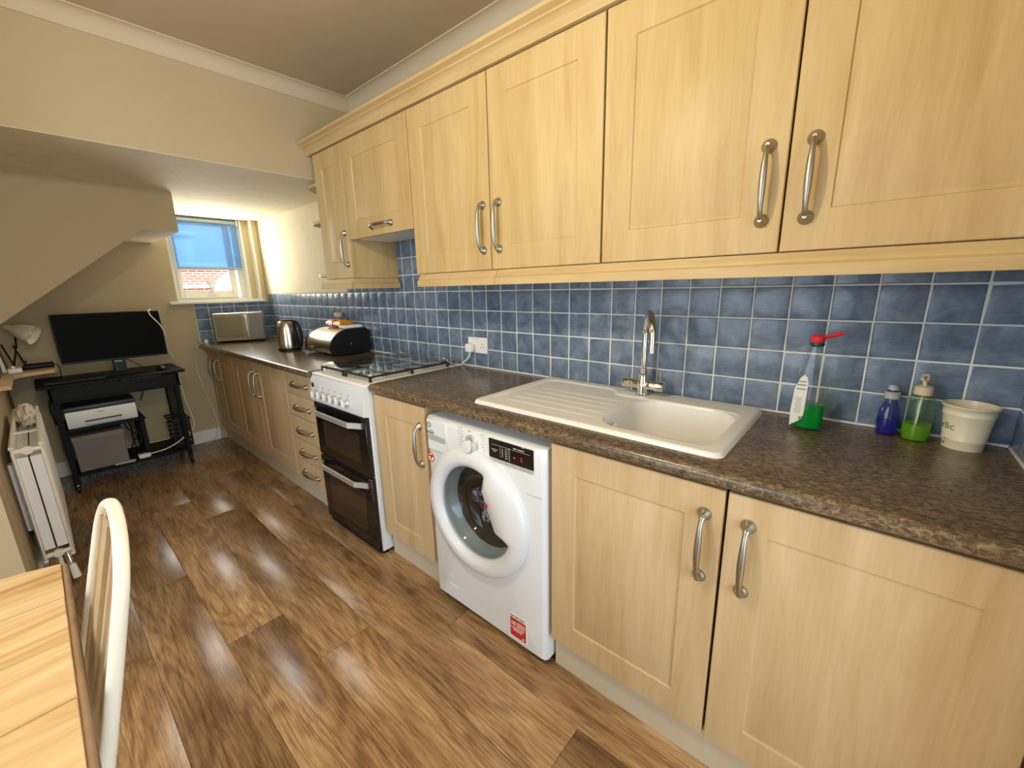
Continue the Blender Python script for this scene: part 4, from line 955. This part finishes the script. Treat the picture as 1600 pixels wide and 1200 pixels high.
# ================================================================== RADIATOR
rd = thing('radiator', 'cream double-panel radiator on the left wall, seen end-on', 'radiator', (-1.69, 3.18, .15))
RY0, RY1, RZ0, RZ1 = 2.70, 3.66, .165, .712
for x0, x1 in ((-1.737, -1.728), (-1.652, -1.643)):
    mb = MB(); n_ = 26; pr = []
    sgn = -1 if x0 < -1.7 else 1
    mb.box(x0, x1, RY0, RY1, RZ0, RZ1, c=.003)
    for k in range(14):
        y = RY0+.04+k*(RY1-RY0-.08)/13; xx = x0 if sgn < 0 else x1
        mb.box(xx-.004, xx+.004, y-.016, y+.016, RZ0+.03, RZ1-.03, c=.003)
    mb.tube([((x0+x1)/2, RY0, RZ1), ((x0+x1)/2, RY1, RZ1)], .008, 8).tube([((x0+x1)/2, RY0, RZ0), ((x0+x1)/2, RY1, RZ0)], .008, 8)
    part('panel', mb, M['beige_metal'], rd)
for x0, x1 in ((-1.7275, -1.693), (-1.688, -1.6525)): part('convector_fin', box(x0, x1, RY0+.008, RY1-.01, RZ0+.05, RZ1-.05, c=.001), simple('fin_white', (.80, .80, .80), .4) if x0 < -1.7 else bpy.data.materials['fin_white'], rd)
part('centre_gap_shade', box(-1.693, -1.688, RY0+.012, RY1-.01, RZ0+.05, RZ1-.06), M['black'], rd)  # black strip stands for the shade in the gap between the fins
for z in (RZ1-.02, RZ0+.02): part('connector', MB().tube([(-1.735, RY0+.012, z), (-1.645, RY0+.012, z)], .011, 10).lathe([(.0, -.006), (.018, -.006), (.018, .012), (.0, .012)], (-1.690, RY0+.008, z), 14, 'y', cap=False), M['beige_metal'], rd)
part('top_bar', box(-1.735, -1.645, RY0+.30, RY0+.31, RZ1-.004, RZ1+.004), M['beige_metal'], rd)
vl = part('valve', MB().tube([(-1.665, RY0+.004, RZ0+.01), (-1.662, RY0-.012, RZ0-.02), (-1.660, RY0-.012, RZ0-.05)], .011, 10), M['chrome'], rd)
part('valve_cap', tube([(-1.660, RY0-.012, RZ0-.045), (-1.655, RY0-.016, RZ0-.115)], [.012, .015], 12), M['whitepl'], vl)
part('pipe', tube([(-1.69, RY0+.02, RZ0), (-1.69, RY0+.02, .0)], .0075, 8), M['whitepl'], rd)
part('wall_bracket', box(-1.763, -1.742, RY0+.12, RY0+.17, RZ0+.12, RZ1-.10, c=.002), M['whitepl'], rd)
# cloth stuffed at the far end
cb = MB(); vs = []; n_ = 30; random.seed(11)
for i in range(n_+1):
    for j in range(n_):
        th, ph = pi*i/n_, 2*pi*j/n_
        r = 1+.10*sin(6*ph+4*th)+.08*sin(11*ph-5*th)+.07*sin(9*th+2*ph)
        vs.append((-1.690+.040*r*sin(th)*cos(ph), 3.46+.17*r*sin(th)*sin(ph), .70+.060*r*cos(th)))
cb.add(vs, [(i*n_+j, i*n_+(j+1) % n_, (i+1)*n_+(j+1) % n_, (i+1)*n_+j) for i in range(n_) for j in range(n_)])
tag(cb.build('cloth', M['cloth']), 'crumpled cream cloth stuffed into the far end of the radiator', 'cloth')

# ================================================================== DESK CORNER
dk = thing('computer_desk', 'black metal computer desk on castors against the far wall', 'desk', (-1.25, 4.24, 0))
DX0, DX1, DY0, DY1, DZ = -1.640, -.862, 4.0, 4.46, .772
BM = M['blackm']
part('desktop', box(DX0, DX1, DY0, DY1, DZ-.02, DZ, c=.004), BM, dk)
part('keyboard_shelf', box(DX0+.05, DX1-.04, DY0+.015, DY1-.1, DZ-.125, DZ-.108, c=.003).box(DX0+.045, DX0+.06, DY0+.02, DY1-.1, DZ-.12, DZ-.02).box(DX1-.06, DX1-.045, DY0+.02, DY1-.1, DZ-.12, DZ-.02).box(DX0+.05, DX1-.045, DY0+.02, DY0+.03, DZ-.125, DZ-.03), BM, dk)
for x in (DX0+.06, DX1-.075):
    part('side_panel', box(x, x+.012, DY0+.12, DY1-.04, .30, DZ-.02), simple('dark_grey_panel', (.045, .05, .05), .5) if x < -1.2 else bpy.data.materials['dark_grey_panel'], dk)
    for y in (DY0+.03, DY1-.05): part('leg', box(x-.008, x+.022, y, y+.03, .055, DZ-.02, c=.003), BM, dk)
part('printer_shelf', box(DX0+.075, -1.150, DY0+.02, DY1-.04, .435, .452, c=.003), BM, dk)
for ya in (DY0+.06, DY1-.1): part('post', box(-1.185, -1.155, ya, ya+.04, .12, .435, c=.003), BM, dk)
part('bottom_shelf', box(DX0+.055, DX1-.055, DY0+.02, DY1-.04, .115, .135, c=.003), BM, dk)
for x in (DX0+.065, DX1-.065):
    for y in (DY0+.045, DY1-.035):
        cst = part('castor', MB().lathe([(.0, -.011), (.022, -.011), (.026, -.006), (.026, .006), (.022, .011), (0, .011)], (x, y, .026), 16, 'x', cap=False), M['black'], dk)
        part('fork', box(x-.006, x+.006, y-.006, y+.006, .03, .058), M['chrome'], cst)
mo = thing('computer_monitor', 'large black computer monitor standing on the desk', 'monitor', (-1.2, 4.22, DZ))
part('screen_panel', box(-1.494, -.912, 4.205, 4.235, .878, 1.222, c=.004), M['black'], mo)
part('screen', box(-1.488, -.918, 4.2035, 4.206, .890, 1.217), M['screen'], mo)
part('stand_neck', box(-1.235, -1.165, 4.235, 4.27, DZ+.01, 1.0, c=.004), M['black'], mo)
part('stand_base', box(-1.33, -1.07, 4.13, 4.31, DZ, DZ+.012, c=.004), M['black'], mo)
part('stand_badge', box(-1.225, -1.180, 4.232, 4.2345, .858, .868), M['greypl'], mo)
kbd = thing('keyboard', 'black keyboard lying on the desk left of the monitor stand', 'keyboard', (-1.46, 4.12, DZ))
part('case', box(-1.60, -1.30, 4.04, 4.17, DZ, DZ+.016, c=.004), M['black'], kbd)
ky = MB()
for r in range(5):
    for c_ in range(14): ky.box(-1.594+c_*.0208, -1.594+c_*.0208+.0175, 4.048+r*.0235, 4.048+r*.0235+.0195, DZ+.016, DZ+.020)
o = part('keys', ky, BM, kbd, smooth=False)
ms = thing('computer_mouse', 'black mouse near the right end of the desk', 'mouse', (-.985, 4.12, DZ))
part('shell', oval([(DZ, .03, .045), (DZ+.012, .032, .05), (DZ+.026, .026, .04), (DZ+.034, .012, .02)], -.985, 4.12, pw=2.4), M['black'], ms)
part('scroll_wheel', MB().lathe([(.006, -.003), (.006, .003)], (-.985, 4.085, DZ+.031), 10, 'x'), M['greypl'], ms)
tag(tube(smoothpath([(-1.06, 4.24, DZ+.01), (-1.10, 4.30, .82), (-1.19, 4.29, .90)]), .003, 6).build('monitor_cable', M['black']), 'thin black cable rising behind the monitor stand', 'cable')
# white long cable
tag(tube(smoothpath([(-.955, 4.24, 1.205), (-.958, 4.225, 1.226), (-.975, 4.198, 1.218), (-.965, 4.195, 1.18), (-.925, 4.19, 1.11), (-.900, 4.22, 1.03), (-.895, 4.30, .93), (-.86, 4.36, .82), (-.835, 4.42, .76), (-.835, 4.42, .60), (-.835, 4.38, .45), (-.828, 4.30, .33), (-.86, 4.12, .27), (-.95, 4.06, .215), (-1.06, 4.04, .170), (-1.17, 4.05, .155)]), .0042, 7).build('white_cable', M['wire_white']), 'long white cable looping from the monitor down to the bottom shelf', 'cable')
ps_ = thing('power_strip', 'white extension socket on the bottom shelf right of the box', 'socket', (-1.2, 4.06, .135))
part('strip_body', box(-1.235, -1.165, 4.035, 4.085, .136, .166, c=.004), M['whitepl'], ps_)
part('sockets', box(-1.225, -1.205, 4.045, 4.075, .1655, .167).box(-1.195, -1.175, 4.045, 4.075, .1655, .167), M['greypl'], ps_)
pr2 = thing('printer', 'white inkjet printer with a dark lid on the middle desk shelf', 'printer', (-1.37, 4.18, .452))
part('printer_body', MB().prism([(4.055, .455), (4.04, .50), (4.05, .568), (4.38, .575), (4.38, .455)], -1.545, -1.185, 'x'), M['whitepl'], pr2, angle=30)
part('scanner_lid', box(-1.55, -1.18, 4.055, 4.39, .572, .600, c=.006), simple('dark_teal_lid', (.03, .045, .05), .4), pr2)
part('paper_slot', box(-1.46, -1.27, 4.034, 4.05, .492, .499), M['ink'], pr2)
part('output_tray', box(-1.46, -1.27, 4.030, 4.046, .468, .490, c=.002), simple('tray_grey', (.6, .63, .66), .4), pr2)
part('badge', box(-1.385, -1.355, 4.040, 4.046, .545, .549), M['inkgrey'], pr2)
bx = thing('storage_box', 'grey box on the bottom desk shelf under the printer', 'box', (-1.42, 4.2, .135))
part('box_body', box(-1.545, -1.285, 4.05, 4.37, .136, .385, c=.004), M['cardgrey'], bx); part('box_lid', box(-1.55, -1.28, 4.045, 4.375, .355, .392, c=.004), simple('box_lid_grey', (.23, .215, .20), .8), bx)
bs = thing('wire_basket', 'black wire basket under the right end of the desk', 'basket', (-.94, 4.2, .135))
wb = MB()
for z in (.17, .205, .24, .275, .31, .345): wb.box(-1.0, -.885, 4.08, 4.085, z-.009, z+.009).box(-1.0, -.885, 4.30, 4.305, z-.009, z+.009).box(-1.0, -.995, 4.08, 4.305, z-.004, z+.004).box(-.89, -.885, 4.08, 4.305, z-.004, z+.004)
part('slats', wb, M['black'], bs, smooth=False); wq = MB()
for x in (-1.0, -.965, -.925, -.89): wq.box(x-.004, x+.004, 4.076, 4.084, .136, .37)
part('uprights', wq.box(-1.0, -.885, 4.08, 4.305, .136, .145), M['black'], bs); part('rim', MB().box(-1.01, -.88, 4.07, 4.085, .36, .372).box(-1.01, -.88, 4.30, 4.315, .36, .372).box(-1.01, -1.0, 4.07, 4.315, .36, .372).box(-.89, -.88, 4.07, 4.315, .36, .372), M['black'], bs)
random.seed(21)
for k in range(5):
    pts = [(-1.262+.02*k, 4.2+.03*sin(k*2), .425), (-1.25+.02*k+.02*sin(k*3), 4.16+.02*cos(k), .36), (-1.21-.03*sin(k*2.1), 4.14, .29), (-1.25+.022*k, 4.15-.02*sin(k), .22), (-1.225+.01*k, 4.17, .15)]
    tag(tube(smoothpath(pts), .0042, 6).build('tangled_cable', M['black']), 'black cable in the tangle right of the grey box', 'cable', 'tangled cables under the printer')
for k, (x, zb) in enumerate(((-1.60, .42), (-1.30, .60), (-1.215, .62), (-1.115, .50))):
    pts = [(x, 4.44, .75), (x+.008, 4.42, .66), (x+(.03 if k == 3 else -.004), 4.43, (zb+.66)/2), (x+.005, 4.44, zb)]
    tag(tube(smoothpath(pts), .004, 6).build('hanging_cable', M['black']), ('leftmost black cable hanging behind the left leg of the desk', 'second black cable from the left hanging behind the printer', 'third black cable hanging from the desk top behind the printer lid', 'bowed black cable hanging just right of the printer')[k], 'cable', 'cables hanging behind the printer')
tag(MB().prism([(-1.37, 4.03), (-1.26, 4.015), (-1.25, 4.07), (-1.36, 4.09)], .1355, .1375, 'z').build('paper_sheet', M['paper']), 'white paper on the bottom desk shelf in front of the box', 'paper')
# corner wall shelf with lamp
sh = [(XR2+.002, 4.528), (-1.520, 4.528), (-1.520, 4.20), (-1.535, 4.17), (-1.66, 4.12), (-1.70, 4.08), (-1.715, 4.02), (-1.718, 3.60), (XR2+.002, 3.60)]
tag(MB().prism(sh, .838, .860, 'z').build('wall_shelf', M['card']), 'pine shelf in the far left corner beside the monitor', 'shelf')
dl = thing('desk_lamp', 'cream anglepoise desk lamp on the corner shelf', 'lamp', (-1.67, 4.30, .86))
part('base', MB().lathe([(.05, .861), (.05, .872), (.015, .880)], (-1.655, 4.36, 0), 20), M['blackm'], dl)
part('lower_arm', MB().tube([(-1.655, 4.36, .875), (-1.685, 4.34, 1.03)], .0045, 6).tube([(-1.705, 4.36, .885), (-1.735, 4.34, 1.04)], .0045, 6), M['blackm'], dl)
part('upper_arm', MB().tube([(-1.708, 4.35, .89), (-1.672, 4.32, 1.02), (-1.660, 4.28, 1.125)], .005, 6), M['blackm'], dl)
part('counterweight', tube([(-1.648, 4.34, .90), (-1.676, 4.33, 1.02)], .005, 6), M['chrome'], dl)
ax = Vector((.78, -.35, -.42)).normalized(); o0 = Vector((-1.685, 4.29, 1.150))
shd = MB(); ringsn = []; ww = ax.cross(Vector((0, 0, 1))).normalized(); uu = ww.cross(ax)
for d, r in ((-.02, .0), (-.018, .014), (0, .018), (.02, .022), (.035, .036), (.06, .047), (.10, .058), (.13, .066), (.128, .063), (.09, .052), (.05, .038)):
    ringsn.append([o0+ax*d+(uu*cos(2*pi*k/24)+ww*sin(2*pi*k/24))*r for k in range(24)])
shd.add(sum([[tuple(p) for p in r] for r in ringsn], []), [(i*24+k, i*24+(k+1) % 24, (i+1)*24+(k+1) % 24, (i+1)*24+k) for i in range(len(ringsn)-1) for k in range(24)])
part('lamp_shade', shd, M['lamp_cream'], dl, angle=70)
bm_ = MB(); vs = []
for i in range(11):
    for k in range(16):
        th = pi*i/10; p = o0+ax*(.085-.032*cos(th))+(uu*cos(2*pi*k/16)+ww*sin(2*pi*k/16))*.030*sin(th); vs.append(tuple(p))
bm_.add(vs, [(i*16+k, i*16+(k+1) % 16, (i+1)*16+(k+1) % 16, (i+1)*16+k) for i in range(10) for k in range(16)])
part('lamp_bulb', bm_, M['bulb'], dl)
sp_ = thing('speaker_bar', 'black slim speaker bar on the corner shelf', 'speaker', (-1.60, 4.26, .86))
part('bar', tube([(-1.665, 4.27, .884), (-1.60, 4.27, .884), (-1.535, 4.27, .884)], .022, 14, sc=(.9, 1)), M['black'], sp_); part('end_cap', MB().lathe([(.0225, 0), (.022, .006), (.015, .008)], (-1.535, 4.27, .884), 16, 'x'), M['blackm'], sp_)
tag(tube(smoothpath([(-1.526, 4.27, .884), (-1.512, 4.26, .88), (-1.506, 4.25, .84), (-1.508, 4.30, .80), (-1.51, 4.33, .774)]), .003, 6).build('speaker_cable', M['black']), 'short black cable dropping from the speaker bar to the desk', 'cable')
tis = thing('white_adapter', 'small white plug block on the corner shelf in front of the lamp', 'adapter', (-1.70, 4.18, .86))
part('block', box(-1.735, -1.672, 4.16, 4.22, .861, .893, c=.005), M['whitepl'], tis); part('plug_top', box(-1.718, -1.700, 4.175, 4.20, .893, .907, c=.004), M['whitepl'], tis)
bk_ = thing('book', 'dark book leaning against the left wall on the corner shelf', 'book', (-1.74, 4.3, .86))
lb = [(-1.762, .861), (-1.735, .861), (-1.752, 1.02), (-1.763, 1.02)]
part('cover', MB().prism(lb, 4.24, 4.40, 'y'), simple('dark_plum_cover', (.04, .02, .03), .5), bk_); part('pages', MB().prism([(-1.759, .864), (-1.739, .864), (-1.754, 1.017), (-1.761, 1.017)], 4.238, 4.24, 'y'), M['paper'], bk_)

# ================================================================== PENDANT (out of frame, lights the room)
pd = thing('pendant_lamp', 'ceiling pendant lamp hanging over the pine table', 'lamp', (-1.45, .86, 2.1))
part('cord', tube([(-1.45, .86, 2.19), (-1.45, .86, ZC-.02)], .003, 6), M['whitepl'], pd)
part('ceiling_rose', MB().lathe([(.045, ZC-.001), (.04, ZC-.02), (.01, ZC-.03)], (-1.45, .86, 0), 20), M['whitepl'], pd)
part('bulb', MB().lathe([(.001, 2.07), (.02, 2.075), (.03, 2.10), (.024, 2.13), (.013, 2.155), (.013, 2.19)], (-1.45, .86, 0), 20), M['bulb'], pd)
light('pendant_glow', 'POINT', (-1.45, .86, 2.02), (0, 0, 0), 38, (1, .86, .62), .04)
